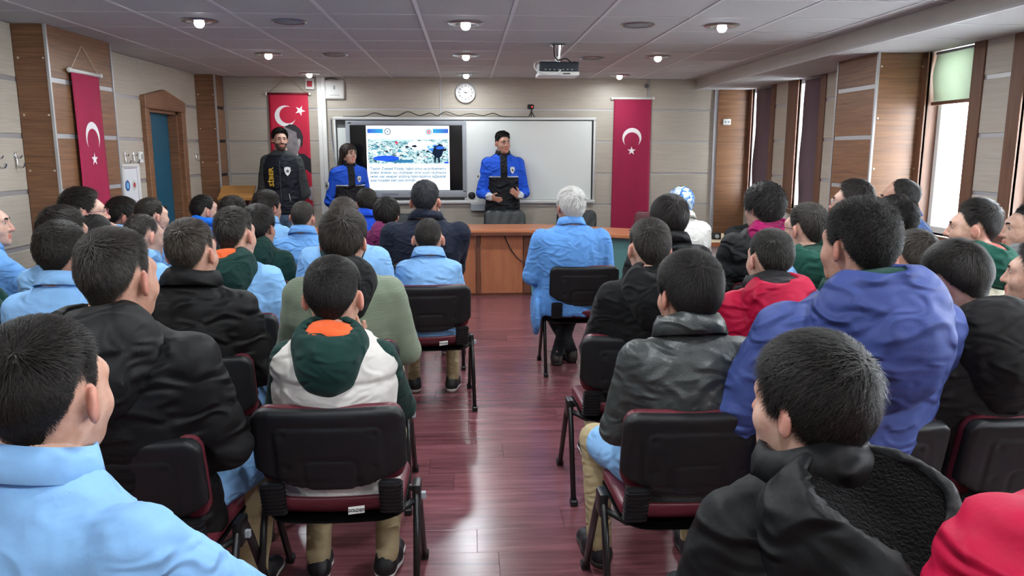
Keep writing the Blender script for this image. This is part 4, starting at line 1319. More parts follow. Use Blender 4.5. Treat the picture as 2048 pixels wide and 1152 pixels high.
def make_hair(style, seed, count, width, cap=(64, 24)):
    """returns verts, quads, shade in the head frame (unit scale)"""
    st = HAIR[style]
    r = np.random.default_rng(seed)
    wh = V3(r.uniform(-0.25, 0.25), -0.62, 0.75); wh /= np.linalg.norm(wh)
    na, ne = cap
    A, Ev = np.meshgrid(np.linspace(-180, 180, na, endpoint=False), np.linspace(0, 1, ne), indexing='ij')
    hl = hairline(A, st)
    Ed = hl + (89.5 - hl) * Ev
    d = dir_of(np.radians(A.ravel()), np.radians(Ed.ravel()))
    t = scalp(d)
    th = thick_of(A.ravel(), Ed.ravel(), st)
    w1 = np.sin(d @ V3(23, 17, 9) * 1.0 + seed) * np.sin(d @ V3(-11, 19, 25) + seed * 1.7) + 0.25 * np.sin(d @ V3(31, -23, 19) + seed)
    th = th * (1 + (0.14 + 0.16 * st['mess']) * w1)
    p = HC + d * (t + np.where(th > 0, th * 0.8, th))[:, None]
    q = np.arange(na * ne).reshape(na, ne)
    Q = np.stack([q, np.roll(q, -1, 0), np.roll(q, -1, 0), q], -1)
    Q = np.stack([q[:, :-1], np.roll(q, -1, 0)[:, :-1], np.roll(q, -1, 0)[:, 1:], q[:, 1:]], -1).reshape(-1, 4)[:, ::-1]
    verts, quads, shade = [p], [Q], [np.full(len(p), 0.12) + 0.1 * r.random(len(p))]
    # locks
    N = int(count * st['n'])
    u = r.normal(size=(N * 3, 3)); u /= np.linalg.norm(u, axis=1)[:, None]
    az = np.degrees(np.arctan2(u[:, 0], u[:, 1])); e = np.degrees(np.arcsin(u[:, 2]))
    keep = e > hairline(az, st) + r.uniform(-2, 4, len(e))
    u, az, e = u[keep][:N], az[keep][:N], e[keep][:N]
    th = thick_of(az, e, st)
    rr = np.clip((e - hairline(az, st)) / st['fade'], 0.0, 1)
    # drop locks at random where the cut fades out
    k2 = r.random(len(u)) < (0.06 + 0.94 * np.clip(rr * 2.4, 0, 1))
    u, th, rr, az, e = u[k2], th[k2], rr[k2], az[k2], e[k2]
    tt = scalp(u, 13)
    ps = HC + u * tt[:, None]
    n = scalp_n(ps)
    g = u * (u @ wh)[:, None] - wh
    g /= np.maximum(np.linalg.norm(g, axis=1), 0.15)[:, None]
    top = np.clip((e - 25) / 35, 0, 1)[:, None]
    g = g + np.asarray(st['comb']) * (0.35 + 0.65 * top) + r.normal(size=g.shape) * st['mess'] * 0.55
    g += np.array([0, 0, -0.45]) * (1 - top)
    g -= n * np.sum(g * n, 1)[:, None]
    g /= np.maximum(np.linalg.norm(g, axis=1), 1e-6)[:, None]
    Ln = st['L'] * (0.16 + 0.84 * rr) * r.uniform(0.6, 1.25, len(u))
    side = np.cross(g, n)
    K = 3
    curl = st.get('curl', 0.0)
    ph = r.uniform(0, 6.28, len(u))
    pts = []
    lift = st['lift'] * r.uniform(0.3, 1.3, len(u))
    for k in range(K):
        s_ = k / (K - 1)
        hgt = np.maximum(th, 0.0) * (0.74 + 0.34 * s_) + Ln * lift * s_ * (1.0 - 0.45 * s_) + 0.0008
        q_ = ps + g * (Ln * s_)[:, None] + n * hgt[:, None]
        # follow the head's curve
        q_ -= n * ((Ln * s_) ** 2 / 0.19)[:, None]
        if curl:
            q_ += side * (curl * np.sin(ph + s_ * 5.0))[:, None] + n * (curl * 0.7 * np.cos(ph + s_ * 5.0))[:, None]
        pts.append(q_)
    wd = width * r.uniform(0.6, 1.4, len(u)) * (0.45 + 0.55 * np.clip(rr * 2, 0, 1))
    base = len(p)
    V = []
    for k in range(K):
        tw = wd * (1.0, 0.85, 0.12)[k]
        V.append(pts[k] - side * tw[:, None]); V.append(pts[k] + side * tw[:, None])
    V = np.stack(V, 1).reshape(-1, 3)
    b = base + np.arange(len(u))[:, None] * (2 * K)
    QL = np.concatenate([np.concatenate([b + 2 * k, b + 2 * k + 1, b + 2 * k + 3, b + 2 * k + 2], 1) for k in range(K - 1)])
    sh = np.repeat(np.clip(r.random(len(u)) ** 1.8, 0, 1), 2 * K)
    return np.concatenate([p, V]), np.concatenate([Q, QL]), np.concatenate([shade[0], sh])

def set_attr(me, name, vals):
    a = me.attributes.new(name, 'FLOAT', 'POINT')
    a.data.foreach_set('value', np.asarray(vals, f4))

# shared small meshes
def sphere_mesh(name, r, seg=16, rings=10, iris=None):
    bm = bmesh.new(); bmesh.ops.create_uvsphere(bm, u_segments=seg, v_segments=rings, radius=r)
    if iris:
        bmesh.ops.rotate(bm, verts=bm.verts, matrix=Matrix.Rotation(R(-90), 3, 'X'))
        for f in bm.faces:
            c = f.calc_center_median().normalized()
            f.material_index = 2 if c.y > math.cos(R(iris * 0.5)) else 1 if c.y > math.cos(R(iris)) else 0
    return bm_mesh(name, bm, True)
EYE = sphere_mesh('eye', 0.0118, 18, 16, 34)
for m_ in (mat('eye_white', (176, 166, 160), 0.3), mat('eye_iris', (62, 42, 30), 0.2), mat('eye_pupil', (10, 8, 8), 0.15)):
    EYE.materials.append(m_)
def shoe_geo():
    F_ = Field((-0.06, -0.11, -0.01), (0.06, 0.21, 0.13), 0.0075)
    F_.add(rc((0, -0.045, 0.045), (0, 0.05, 0.045), 0.038, 0.042)).add(rc((0, 0.05, 0.036), (0.0, 0.145, 0.03), 0.043, 0.034), 0.03)
    F_.add(rc((0, -0.04, 0.05), (0, -0.03, 0.10), 0.037, 0.038), 0.03)
    F_.cut((0, 0, 0.018), (0, 0, -1)).cut((0, 0, 0.105), (0, 0, 1))
    return F_.net()
SHOE_V, SHOE_Q = shoe_geo()
SHOE = np_mesh('shoe', SHOE_V, SHOE_Q)
def sole_geo():
    F_ = Field((-0.06, -0.11, -0.02), (0.06, 0.21, 0.06), 0.0075)
    F_.add(rc((0, -0.045, 0.03), (0, 0.05, 0.03), 0.041, 0.046)).add(rc((0, 0.05, 0.03), (0.0, 0.146, 0.03), 0.046, 0.038), 0.02)
    F_.cut((0, 0, 0.0), (0, 0, -1)).cut((0, 0, 0.026), (0, 0, 1))
    return F_.net()
_v, _q = sole_geo(); SOLE = np_mesh('sole', _v, _q)

def ring_collar(c, rx, ry, hgt, flare, tilt, gap, m, parent, thick=0.006, fold=True, name='collar', n=40, wave=0.0, top_in=0.0):
    """standing collar round the neck, open at the front; fold=True adds the turned-down leaf"""
    prof = [(0.0, 0.0), (-top_in, hgt), (-top_in + thick, hgt + 0.003)]
    if fold:
        prof += [(thick + flare * 0.4, hgt * 0.55), (thick + flare, -0.012), (thick + flare - 0.005, -0.014), (thick, 0.0)]
    else:
        prof += [(thick * 1.2 + flare * 0.5, hgt * 0.6), (thick + flare, -0.01)]
    V, F = [], []
    k = len(prof)
    ct, st_ = math.cos(tilt), math.sin(tilt)
    for j in range(n + 1):
        a = R(90 + gap / 2) + (2 * math.pi - R(gap)) * j / n
        for dr, z in prof:
            z = z * (1 + wave * math.sin(a * 3 + 1))
            x, y = (rx + dr) * math.cos(a), (ry + dr) * math.sin(a)
            V.append((c[0] + x, c[1] + y * ct + z * st_, c[2] - y * st_ * 1.0 + z * ct))
    for j in range(n):
        for i in range(k):
            a0 = j * k + i; a1 = j * k + (i + 1) % k
            F.append((a0, a1, a1 + k, a0 + k))
    F.append(tuple(range(k))); F.append(tuple(n * k + i for i in range(k - 1, -1, -1)))
    me = mesh(name, V, F, True)
    bm = bmesh.new(); bm.from_mesh(me); bmesh.ops.recalc_face_normals(bm, faces=bm.faces); bm.to_mesh(me); bm.free()
    me.polygons.foreach_set('use_smooth', np.ones(len(me.polygons), bool))
    return link(name, me, parent, m)

def hand_prims(w, d, nrm, sc, side, curl=0.5):
    """palm and five fingers; w wrist, d pointing to the fingers, nrm palm normal (towards which the fingers curl), side +1 thumb along cross(d,nrm)"""
    d = d / np.linalg.norm(d)
    nrm = nrm - d * (nrm @ d); nrm /= np.linalg.norm(nrm)
    s = np.cross(d, nrm) * side
    L = []
    pc = w + d * 0.045 * sc
    Rm = np.stack([s, d, nrm], 1)
    L.append((el(pc, (0.040 * sc, 0.052 * sc, 0.016 * sc), Rm), 0.02, 0))
    for i, (o, ln) in enumerate(((0.027, 0.072), (0.009, 0.080), (-0.009, 0.074), (-0.026, 0.058))):
        a = w + (d * 0.082 + s * o) * sc
        q = a
        ang = 0.0
        for j, fr in enumerate((0.45, 0.3, 0.25)):
            ang += curl * (0.55, 0.8, 0.6)[j] * (1 + 0.08 * i)
            dd = d * math.cos(ang) + nrm * math.sin(ang) + s * o * 1.5
            b = q + dd / np.linalg.norm(dd) * ln * fr * sc
            L.append((rc(q, b, (0.0092 - 0.0009 * j) * sc, (0.0086 - 0.0010 * j) * sc), 0.006, 0))
            q = b
    a = w + (d * 0.025 + s * 0.028) * sc
    dd = d * 0.62 + s * 0.72 + nrm * 0.3
    b = a + dd / np.linalg.norm(dd) * 0.042 * sc
    L.append((rc(a, b, 0.013 * sc, 0.011 * sc), 0.01, 0))
    dd = d * 0.85 + s * 0.35 + nrm * (0.2 + 0.4 * curl)
    c = b + dd / np.linalg.norm(dd) * 0.034 * sc
    L.append((rc(b, c, 0.0105 * sc, 0.0085 * sc), 0.006, 0))
    return L
# ------------------------------------------------------------------ stacking chair
def rbox(c, half, r, bend=0.0):
    c, half = np.asarray(c, float), np.asarray(half, float)
    def fn(X, Y, Z):
        yy = Y - c[1] - bend * (X - c[0]) ** 2
        qx, qy, qz = np.abs(X - c[0]) - half[0] + r, np.abs(yy) - half[1] + r, np.abs(Z - c[2]) - half[2] + r
        return np.sqrt(np.maximum(qx, 0) ** 2 + np.maximum(qy, 0) ** 2 + np.maximum(qz, 0) ** 2) + np.minimum(np.maximum(qx, np.maximum(qy, qz)), 0) - r
    return c - half - 0.05, c + half + 0.05, fn
def rrect(X, Z, cx, cz, hx, hz, r):
    qx, qz = np.abs(X - cx) - hx + r, np.abs(Z - cz) - hz + r
    return np.sqrt(np.maximum(qx, 0) ** 2 + np.maximum(qz, 0) ** 2) + np.minimum(np.maximum(qx, qz), 0) - r
M_shell = mat('chair_shell', (20, 21, 24), 0.5, spec=0.4, bump=0.05, bscale=700)
M_vinyl = mat('chair_vinyl', (92, 34, 44), 0.36, spec=0.5, bump=0.06, bscale=500)
M_steel = mat('chair_steel', (18, 18, 20), 0.38, spec=0.5)
def chair_meshes():
    out = {}
    tilt = Matrix.Rotation(R(11), 4, 'X')
    pos = Matrix.Translation((0, -0.205, 0.475))
    # backrest: local z up the back, y towards the sitter
    F_ = Field((-0.27, -0.06, -0.03), (0.27, 0.07, 0.36), 0.0075)
    F_.add(rbox((0, 0, 0.192), (0.247, 0.022, 0.149), 0.02, 0.30))
    X, Y, Z = F_.co()
    out2d = rrect(X, Z, 0, 0.192, 0.247, 0.149, 0.055)
    arc = (0.045 + 0.16 * X ** 2 * 0 + 0.055 * (np.abs(X) / 0.2) ** 2.0) - Z      # curved lower edge
    F_.f = np.maximum(F_.f, np.maximum(out2d, arc * 0.8).astype(f4))
    yy = Y - 0.30 * X ** 2
    rear = yy < 0.0
    inner = rrect(X, Z, 0, 0.185, 0.175, 0.10, 0.03)
    small = rrect(X, Z, 0, 0.10, 0.085, 0.065, 0.02)
    g = 0.004 * np.exp(-(inner / 0.007) ** 2) + 0.005 * np.exp(-(small / 0.007) ** 2)
    for sx, sz in ((-0.145, 0.255), (0.145, 0.255), (-0.14, 0.14), (0.14, 0.14)):
        g = g + 0.006 * np.exp(-((X - sx) ** 2 + (Z - sz) ** 2) / 0.00011)
    g = g - 0.003 / (1 + np.exp(inner / 0.004))
    F_.f = F_.f + np.where(rear, g, 0).astype(f4)
    v, q = F_.net()
    me = np_mesh('backrest_shell', v, q); me.transform(pos @ tilt); out['backrest_shell'] = (me, M_shell)
    F_ = Field((-0.27, -0.02, 0.02), (0.27, 0.10, 0.38), 0.009)
    F_.add(rbox((0, 0.034, 0.194), (0.240, 0.020, 0.142), 0.018, 0.30))
    X, Y, Z = F_.co()
    F_.f = np.maximum(F_.f, rrect(X, Z, 0, 0.194, 0.238, 0.143, 0.055).astype(f4))
    F_.f = F_.f - (0.006 * np.exp(-((X / 0.17) ** 2 + ((Z - 0.2) / 0.1) ** 2))).astype(f4)
    v, q = F_.net()
    me = np_mesh('back_cushion', v, q); me.transform(pos @ tilt); out['back_cushion'] = (me, M_vinyl)
    # seat: dished cushion on a thin pan
    F_ = Field((-0.26, -0.26, 0.36), (0.26, 0.27, 0.50), 0.0095)
    F_.add(rbox((0, 0.0, 0.428), (0.228, 0.215, 0.026), 0.024))
    X, Y, Z = F_.co()
    F_.f = np.maximum(F_.f, rrect(X, Y, 0, 0.0, 0.228, 0.215, 0.09).astype(f4))
    v, q = F_.net()
    v[:, 2] += 0.24 * v[:, 0] ** 2 * (0.4 + 0.6 * np.clip((0.1 - v[:, 1]) / 0.3, 0, 1)) - 0.20 * np.maximum(v[:, 1] - 0.1, 0) ** 1.3 + 0.05 * np.clip((-0.12 - v[:, 1]) / 0.1, 0, 1) ** 2
    out['seat'] = (np_mesh('seat', v, q), M_vinyl)
    v2 = v.copy(); v2[:, 2] = np.minimum(v2[:, 2], 0.404 + 0.2 * v2[:, 0] ** 2) - 0.009; v2[:, :2] *= 1.004
    out['seat_pan'] = (np_mesh('seat_pan', v2, q), M_steel)
    return out
CHAIR = chair_meshes()
def bellows_mesh():
    prof = []
    nr = 8
    for k in range(nr):
        z = k / nr
        prof += [(1.0, z + 0.01), (1.0, z + 0.55 / nr), (0.86, z + 0.62 / nr), (0.86, z + 0.98 / nr)]
    V, F = [], []
    n = 12
    for sc, z in prof:
        for j in range(n):
            a = 2 * math.pi * (j + 0.5) / n
            cx = math.copysign(abs(math.cos(a)) ** 0.45, math.cos(a)) * 0.036 * sc
            cy = math.copysign(abs(math.sin(a)) ** 0.45, math.sin(a)) * 0.022 * sc
            V.append((cx, cy - 0.03 * z, 0.105 * z))
    for i in range(len(prof) - 1):
        for j in range(n):
            F.append((i * n + j, i * n + (j + 1) % n, (i + 1) * n + (j + 1) % n, (i + 1) * n + j))
    F.append(tuple(range(n - 1, -1, -1))); F.append(tuple((len(prof) - 1) * n + j for j in range(n)))
    return mesh('bellows', V, F)
BELLOWS = bellows_mesh(); BELLOWS.materials.append(M_shell)
for k_, (me_, m_) in CHAIR.items():
    me_.materials.append(m_)
def oval_tube(name, path, rx, ry, m):
    V, F = tube_geo(path, 1.0, 10)
    # squash: rebuild with an oval section in the x direction
    P = [Vector(p) for p in path]
    for i, p in enumerate(P):
        for j in range(10):
            q = V[i * 10 + j] - p
            V[i * 10 + j] = p + Vector((q.x * rx, q.y * ry, q.z * ry))
    me = mesh(name, V, F, True); me.materials.append(m)
    return me
LEGS = {}
for sx in (-1, 1):
    LEGS[(sx, 'rear')] = oval_tube('leg', [(sx * 0.262, -0.015, 0.425), (sx * 0.262, -0.06, 0.40), (sx * 0.264, -0.10, 0.33), (sx * 0.266, -0.215, 0.012)], 0.0125, 0.0185, M_steel)
    LEGS[(sx, 'front')] = oval_tube('leg', [(sx * 0.262, -0.03, 0.425), (sx * 0.262, 0.03, 0.395), (sx * 0.264, 0.07, 0.33), (sx * 0.266, 0.245, 0.012)], 0.0125, 0.0185, M_steel)
    for nm, y_ in (('rear', -0.219), ('front', 0.25)):
        bm = bmesh.new(); bm_box(bm, (sx * 0.266 - 0.017, y_ - 0.022, 0), (sx * 0.266 + 0.017, y_ + 0.022, 0.03), 0.005)
        LEGS[(sx, nm, 'foot')] = bm_mesh('foot_cap', bm); LEGS[(sx, nm, 'foot')].materials.append(M_black)
    bm = bmesh.new(); bm_box(bm, (sx * 0.262 - 0.016, -0.06, 0.365), (sx * 0.262 + 0.016, 0.02, 0.452), 0.012, 2)
    LEGS[(sx, 'joint')] = bm_mesh('joint_cover', bm, True, 40); LEGS[(sx, 'joint')].materials.append(M_steel)
    bm = bmesh.new(); bm_box(bm, (sx * 0.275 - 0.004, -0.03, 0.385), (sx * 0.29 + 0.004, -0.012, 0.41), 0.002)
    LEGS[(sx, 'lug')] = bm_mesh('linking_lug', bm); LEGS[(sx, 'lug')].materials.append(M_grey)
XB = {}
for y_ in (-0.13, 0.09):
    XB[y_] = oval_tube('cross_tube', [(-0.262, y_ * 0.35 - 0.01, 0.40), (-0.2, y_, 0.385), (0.2, y_, 0.385), (0.262, y_ * 0.35 - 0.01, 0.40)], 0.012, 0.012, M_steel)
M_sticker = mat('sticker', (226, 226, 222), 0.5)
def chair(loc, rz, label, sticker=False):
    t = thing('stacking_chair', label, 'chair', loc, rz, 'chairs of the audience')
    for k_ in ('backrest_shell', 'back_cushion', 'seat', 'seat_pan'):
        link(k_, CHAIR[k_][0], t)
    for sx in (-1, 1):
        link('bellows', BELLOWS, t, None, (sx * 0.192, -0.205, 0.432), None, (1.12, 1.0, 1.12))
        for nm in ('rear', 'front'):
            lg = link('leg', LEGS[(sx, nm)], t)
            link('foot_cap', LEGS[(sx, nm, 'foot')], lg)
        link('joint_cover', LEGS[(sx, 'joint')], t)
    link('linking_lug', LEGS[(1, 'lug')], t)
    for y_ in XB:
        link('cross_tube', XB[y_], t)
    if sticker:
        st = link('sticker', mesh('sticker', [(0.05, -0.2305, 0.432), (0.103, -0.226, 0.436), (0.103, -0.2235, 0.461), (0.05, -0.228, 0.457)], [(0, 1, 2, 3)]), t, M_sticker)
        me = text_geo('GOLDSIT', 0.014, 'CENTER', 0.0006)
        me.transform(Matrix.Translation((0.0765, -0.2305, 0.446)) @ Matrix.Rotation(R(5), 4, 'Z') @ Matrix.Rotation(R(84), 4, 'X')); me.materials.clear()
        link('sticker_print', me, st, M_black)
    return t

# ------------------------------------------------------------------ people
P_ = R(10.2); W_ = R(3.3)
def view_ray(px, py):
    u, v = (px - 1024) / 1540.0, (576 - py) / 1540.0
    y, z = math.cos(P_) + v * math.sin(P_), -math.sin(P_) + v * math.cos(P_)
    return V3(u * math.cos(W_) + y * math.sin(W_), -u * math.sin(W_) + y * math.cos(W_), z)
def at_y(px, py, Y):
    r_ = view_ray(px, py)
    return V3(0, 0, CAM_H) + r_ * (Y / r_[1])

H_ = np.array([-0.02, 0.06, 0.18, 0.30, 0.42, 0.51, 0.565, 0.605, 0.645, 0.70])
RX = np.array([0.170, 0.178, 0.165, 0.166, 0.178, 0.182, 0.170, 0.132, 0.086, 0.064])
RY = np.array([0.122, 0.125, 0.116, 0.114, 0.120, 0.112, 0.098, 0.082, 0.068, 0.060])

SKIN = [(200, 160, 142), (190, 148, 130), (208, 172, 156), (180, 138, 118)]
TROUSERS = {'beige': (176, 160, 124), 'dark': (38, 40, 46), 'jeans': (98, 122, 152), 'navy': (34, 40, 58)}

def res_of(Y):
    return (0.0113, 0.0056, 9500, 0.0008) if Y < 2.6 else (0.014, 0.0074, 4000, 0.0013) if Y < 3.7 else (0.0165, 0.0092, 2100, 0.002) if Y < 5.5 else (0.018, 0.0098, 1500, 0.0025)

def person(label, px=None, ytop=None, Y=3.0, rz=0, hy=0, hp=0, hr=0, hs=1.0, lean=-0.05, lx=0.0, hf=0.045, build=1.0, shw=1.0,
           style='short', hair=(24, 20, 18), hairhi=(84, 76, 70), skin=0, top='coat', col=(132, 180, 230), tkind='cotton', legs='beige',
           arms='lap', hood=None, lining=None, lin_z=-0.004, fleece=False, rim=0.064, htilt=-0.22, lap=None, tails=False, chair_dx=0.0, hoodk=1.0, collar='shirt', collar_col=None, glasses=None, face=False, beard=0.0, stand=False,
           seat=True, chair_label=None, chair_dy=0.0, tuck=0.12, shoe=(40, 40, 44), sole=(200, 200, 196), seed=None, sticker=False, skirt=True, vest=None,
           pos=None, foldamp=1.0, quilt=0.105, arm_l=None, arm_r=None, nameplate=None, knees=0.14, legcross=False, no_body_below=False, hairfac=1.0, chair_rz=None):
    global PN
    PN += 1
    seed = seed or PN * 13
    rnd = np.random.default_rng(seed)
    gh, hh, hn, hwid = res_of(Y)
    if face:
        hh = min(hh, 0.0064)
    st = HAIR[style]
    zb = 0.455
    if pos is None and not stand and Y > 1.9:
        Y *= 1.07; hs *= 1.06; build *= 1.05
    if pos is None:
        zt = at_y(px, ytop, Y)[2]
        hz = zt - (0.116 + st['top'] * 0.85) * hs
        cxp = at_y(px, ytop + 0.12 * 1540 / Y, Y)
        head_w = V3(cxp[0], Y, hz)
    else:
        head_w = V3(*pos)
        hz = head_w[2]
    if stand:
        T = hz / 1.66
        zb = 0.86 * T
        T = (hz - zb) / 0.768
    else:
        T = (hz - zb) / 0.768
    s = min(max(T, 0.86), 1.12) * build
    s0 = min(max(T, 0.86), 1.12)
    zz = lambda h: zb + h * T
    crv = 0.0 if stand else 0.03
    cyf = lambda h: lean * (np.clip(h, 0, 1) / 0.67) ** 1.2 - crv * np.sin(np.pi * np.clip(h / 0.67, 0, 1))
    cxf = lambda h: lx * np.clip(h, 0, 1) / 0.768
    hc = V3(lx, float(cyf(0.67)) + hf, hz)
    rzr = R(rz)
    c_, s_ = math.cos(rzr), math.sin(rzr)
    base = V3(head_w[0] - (c_ * hc[0] - s_ * hc[1]), head_w[1] - (s_ * hc[0] + c_ * hc[1]), 0)
    root = thing('person', label, 'person', tuple(base), rzr, 'officers in front' if stand else 'audience')
    Rm = rotm(hy - rz, hp, hr)
    sk = skin_mat('skin_%d_%d' % (skin, hair[0]), SKIN[skin], hair)

    # ---- joints
    SH = {}; EL = {}; WR = {}; HD = {}
    for sd in (-1, 1):
        S = V3(float(cxf(0.56)) + sd * 0.166 * s * shw, float(cyf(0.56)) + 0.005, zz(0.548))
        pose = (arm_l if sd < 0 else arm_r) or arms
        if pose == 'lap':
            e = V3(sd * 0.228 * s + lx * 0.3, float(cyf(0.3)) + 0.05, zz(0.27)); w = V3(sd * 0.11, 0.27 * s0, zb + 0.19)
            hd = (V3(-sd * 0.35, 0.9, -0.35), V3(-sd * 0.2, -0.1, -1))
        elif pose == 'fold':
            e = V3(sd * 0.25 * s + lx * 0.3, float(cyf(0.3)) + 0.10, zz(0.27)); w = V3(-sd * 0.03, 0.21 * s0, zz(0.27) + 0.02 * sd)
            hd = (V3(-sd * 1, 0.1, 0.1), V3(0, -1, 0))
        elif pose == 'chin':
            e = V3(sd * 0.20, 0.30 * s0 + lean, zz(0.24)); w = hc + Rm @ V3(sd * 0.055, 0.10, -0.15) * 1.0
            hd = (V3(-sd * 0.25, -0.1, 1), V3(-sd * 0.3, -0.8, 0.0))
        elif pose == 'cheek':
            e = V3(sd * 0.21, 0.26 * s0 + lean, zz(0.25)); w = hc + Rm @ V3(sd * 0.085, 0.06, -0.13)
            hd = (V3(-sd * 0.1, -0.05, 1), V3(-sd * 1, -0.2, 0.0))
        elif pose == 'mouth':
            e = V3(sd * 0.24, 0.28 * s0 + lean, zz(0.30)); w = hc + Rm @ V3(sd * 0.075, 0.155, -0.10)
            hd = (V3(-sd * 0.6, -0.35, 0.55), V3(-sd * 0.4, -0.7, -0.2))
        elif pose == 'reach':
            e = V3(sd * 0.24 * s, 0.18, zz(0.30)); w = V3(sd * 0.16, 0.46, zz(0.24))
            hd = (V3(-sd * 0.2, 1, 0), V3(0, 0, -1))
        elif pose == 'back':
            e = V3(sd * 0.245 * s, -0.05, zz(0.20)); w = V3(sd * 0.06, -0.155, zz(0.02))
            hd = (V3(-sd * 1, -0.1, -0.1), V3(0, -1, 0))
        elif pose == 'talk':
            e = V3(sd * 0.245 * s, 0.02, zz(0.21)); w = V3(sd * 0.165, 0.22, zz(0.17 if sd > 0 else 0.185))
            hd = (V3(-sd * 0.62, 0.6, -0.2 if sd > 0 else 0.45), V3(-sd * 0.5, -0.45, 0.3))
        elif pose == 'side':
            e = V3(sd * 0.26 * s, 0.02, zz(0.22)); w = V3(sd * 0.25, 0.10, zz(-0.06))
            hd = (V3(0, 0.2, -1), V3(-sd, 0, 0))
        else:
            e, w, hd = pose
        SH[sd], EL[sd], WR[sd], HD[sd] = S, e, w, hd
    LEG = {}
    for sd in (-1, 1):
        if stand:
            LEG[sd] = (V3(sd * 0.088, 0, zb + 0.04), V3(sd * 0.10, 0.015, zb * 0.52), V3(sd * 0.105, -0.01, 0.09))
        else:
            kx = knees * (1 if not legcross else -0.25)
            ax = knees - 0.01 if not legcross else -0.06
            LEG[sd] = (V3(sd * 0.085, 0.03, zb + 0.08 * s0), V3(sd * knees, 0.44 * s0, zb + 0.045), V3(sd * ax, 0.44 * s0 - tuck * (1.4 if sd > 0 and legcross else 1.0), 0.095))

    # ---- body: one skin, sampled finer at the head and the hands
    hp_list = head_prims(hc, Rm, hs)
    nb = V3(float(cxf(0.62)), float(cyf(0.62)), zz(0.60))
    neck = (rc(hc + hs * (Rm @ V3(0, -0.020, -0.05)), nb, 0.053 * hs, 0.060 * hs), 0.035, 0)
    coarse = [(stack(zz(H_), cxf(H_), cyf(H_), RX * s * 0.93, RY * s * 0.93), 0.0, 0)]
    for sd in (-1, 1):
        coarse += [(rc(SH[sd], EL[sd], 0.050 * s, 0.038 * s), 0.04, 0), (rc(EL[sd], WR[sd], 0.038 * s, 0.027 * s0), 0.02, 0)]
        a, b, c = LEG[sd]
        coarse += [(rc(a, b, 0.074 * s, 0.052 * s), 0.04, 0), (rc(b, c, 0.050 * s, 0.036 * s), 0.02, 0), (rc(c, c + V3(0, 0.10, -0.045), 0.034, 0.026), 0.02, 0)]
    VV, QQ, nv = [], [], 0
    Fh = Field(hc - V3(0.125, 0.135, 0.20) * hs, hc + V3(0.125, 0.145, 0.135) * hs, hh)
    for p_, k_, sb in hp_list[:6] + [neck] + hp_list[6:]:
        (Fh.sub if sb else Fh.add)(p_, k_ * hs)
    v, q = Fh.net(); VV.append(v); QQ.append(q); nh = len(v); nv += nh
    if True:
        for sd in (-1, 1):
            w = WR[sd]; d = np.asarray(HD[sd][0], float); d = d / np.linalg.norm(d)
            tip = w + d * 0.20
            lo = np.minimum(w, tip) - 0.085; hi = np.maximum(w, tip) + 0.085
            near_hand = ((arm_l if sd < 0 else arm_r) or arms) in ('chin', 'cheek', 'mouth', 'talk', 'reach')
            Fk = Field(lo, hi, (0.0056 if Y < 4 or stand else 0.007) if near_hand else 0.0105)
            Fk.add(rc(EL[sd] + (w - EL[sd]) * 0.6, w, 0.031 * s0, 0.026 * s0))
            for p_, k_, sb in hand_prims(w, d, np.asarray(HD[sd][1], float), 0.92 * s0, sd, 0.45 if not stand else 0.25):
                Fk.add(p_, k_)
            v, q = Fk.net(); VV.append(v); QQ.append(q + nv); nv += len(v)
    cpts = np.concatenate([np.stack([p_[0], p_[1]]) for p_, _, _ in coarse])
    Fb = Field(cpts.min(0) - 0.04, cpts.max(0) + 0.04, 0.034)
    for p_, k_, sb in coarse + [neck]:
        Fb.add(p_, k_)
    v, q = Fb.net(); VV.append(v); QQ.append(q + nv); nv += len(v)
    allv = np.concatenate(VV)
    me = np_mesh('body', allv, np.concatenate(QQ))
    hv = ((VV[0] - hc) @ Rm) / hs
    dd = hv - HC; dd /= np.linalg.norm(dd, axis=1)[:, None]
    az = np.degrees(np.arctan2(dd[:, 0], dd[:, 1])); e = np.degrees(np.arcsin(np.clip(dd[:, 2], -1, 1)))
    hl = hairline(az, st)
    dens = np.clip((e - hl + 6) / (11 if st['fade'] < 30 else 17), 0, 1) * 0.97
    ear = (np.abs(hv[:, 0]) > 0.0745) & (np.abs(hv[:, 2]) < 0.045) & (hv[:, 1] > -0.045) & (hv[:, 1] < 0.03)
    dens = np.where(ear, 0, dens)
    if beard:
        bz = np.clip((-0.028 - hv[:, 2] + 0.25 * np.maximum(0.05 - hv[:, 1], 0)) / 0.012, 0, 1) * (hv[:, 1] > -0.02 - hv[:, 2] * 0.1) * (hv[:, 2] > -0.13)
        mo = np.clip(((hv[:, 0] / 0.028) ** 2 + ((hv[:, 2] + 0.06) / 0.012) ** 2) - 0.7, 0, 1)
        dens = np.maximum(dens, beard * bz * np.where(hv[:, 1] > 0.06, mo, 1))
    flush = np.where(ear, 0.45, 0) + np.where((hv[:, 1] > 0.085) & (np.abs(hv[:, 0]) < 0.025) & (hv[:, 2] > -0.074) & (hv[:, 2] < -0.047), 0.85, 0) + np.where((hv[:, 1] > 0.10) & (hv[:, 2] > -0.04), 0.3, 0)
    set_attr(me, 'stubble', np.concatenate([dens, np.zeros(nv - nh)])); set_attr(me, 'flush', np.concatenate([flush, np.zeros(nv - nh)]))
    body = link('body', me, root, sk)

    # ---- hair
    if style != 'scarf':
        v, q, sh = make_hair(style, seed, int(hn * hairfac), hwid, (64, 24) if Y < 3.7 else (40, 16))
        me = np_mesh('hair', hc + hs * (v @ Rm.T), q, True)
        set_attr(me, 'shade', sh)
        ho = link('hair', me, root, hair_mat('hair_%d_%d' % (hair[0], hairhi[0]), hair, hairhi)); ho['kind'] = 'stuff'
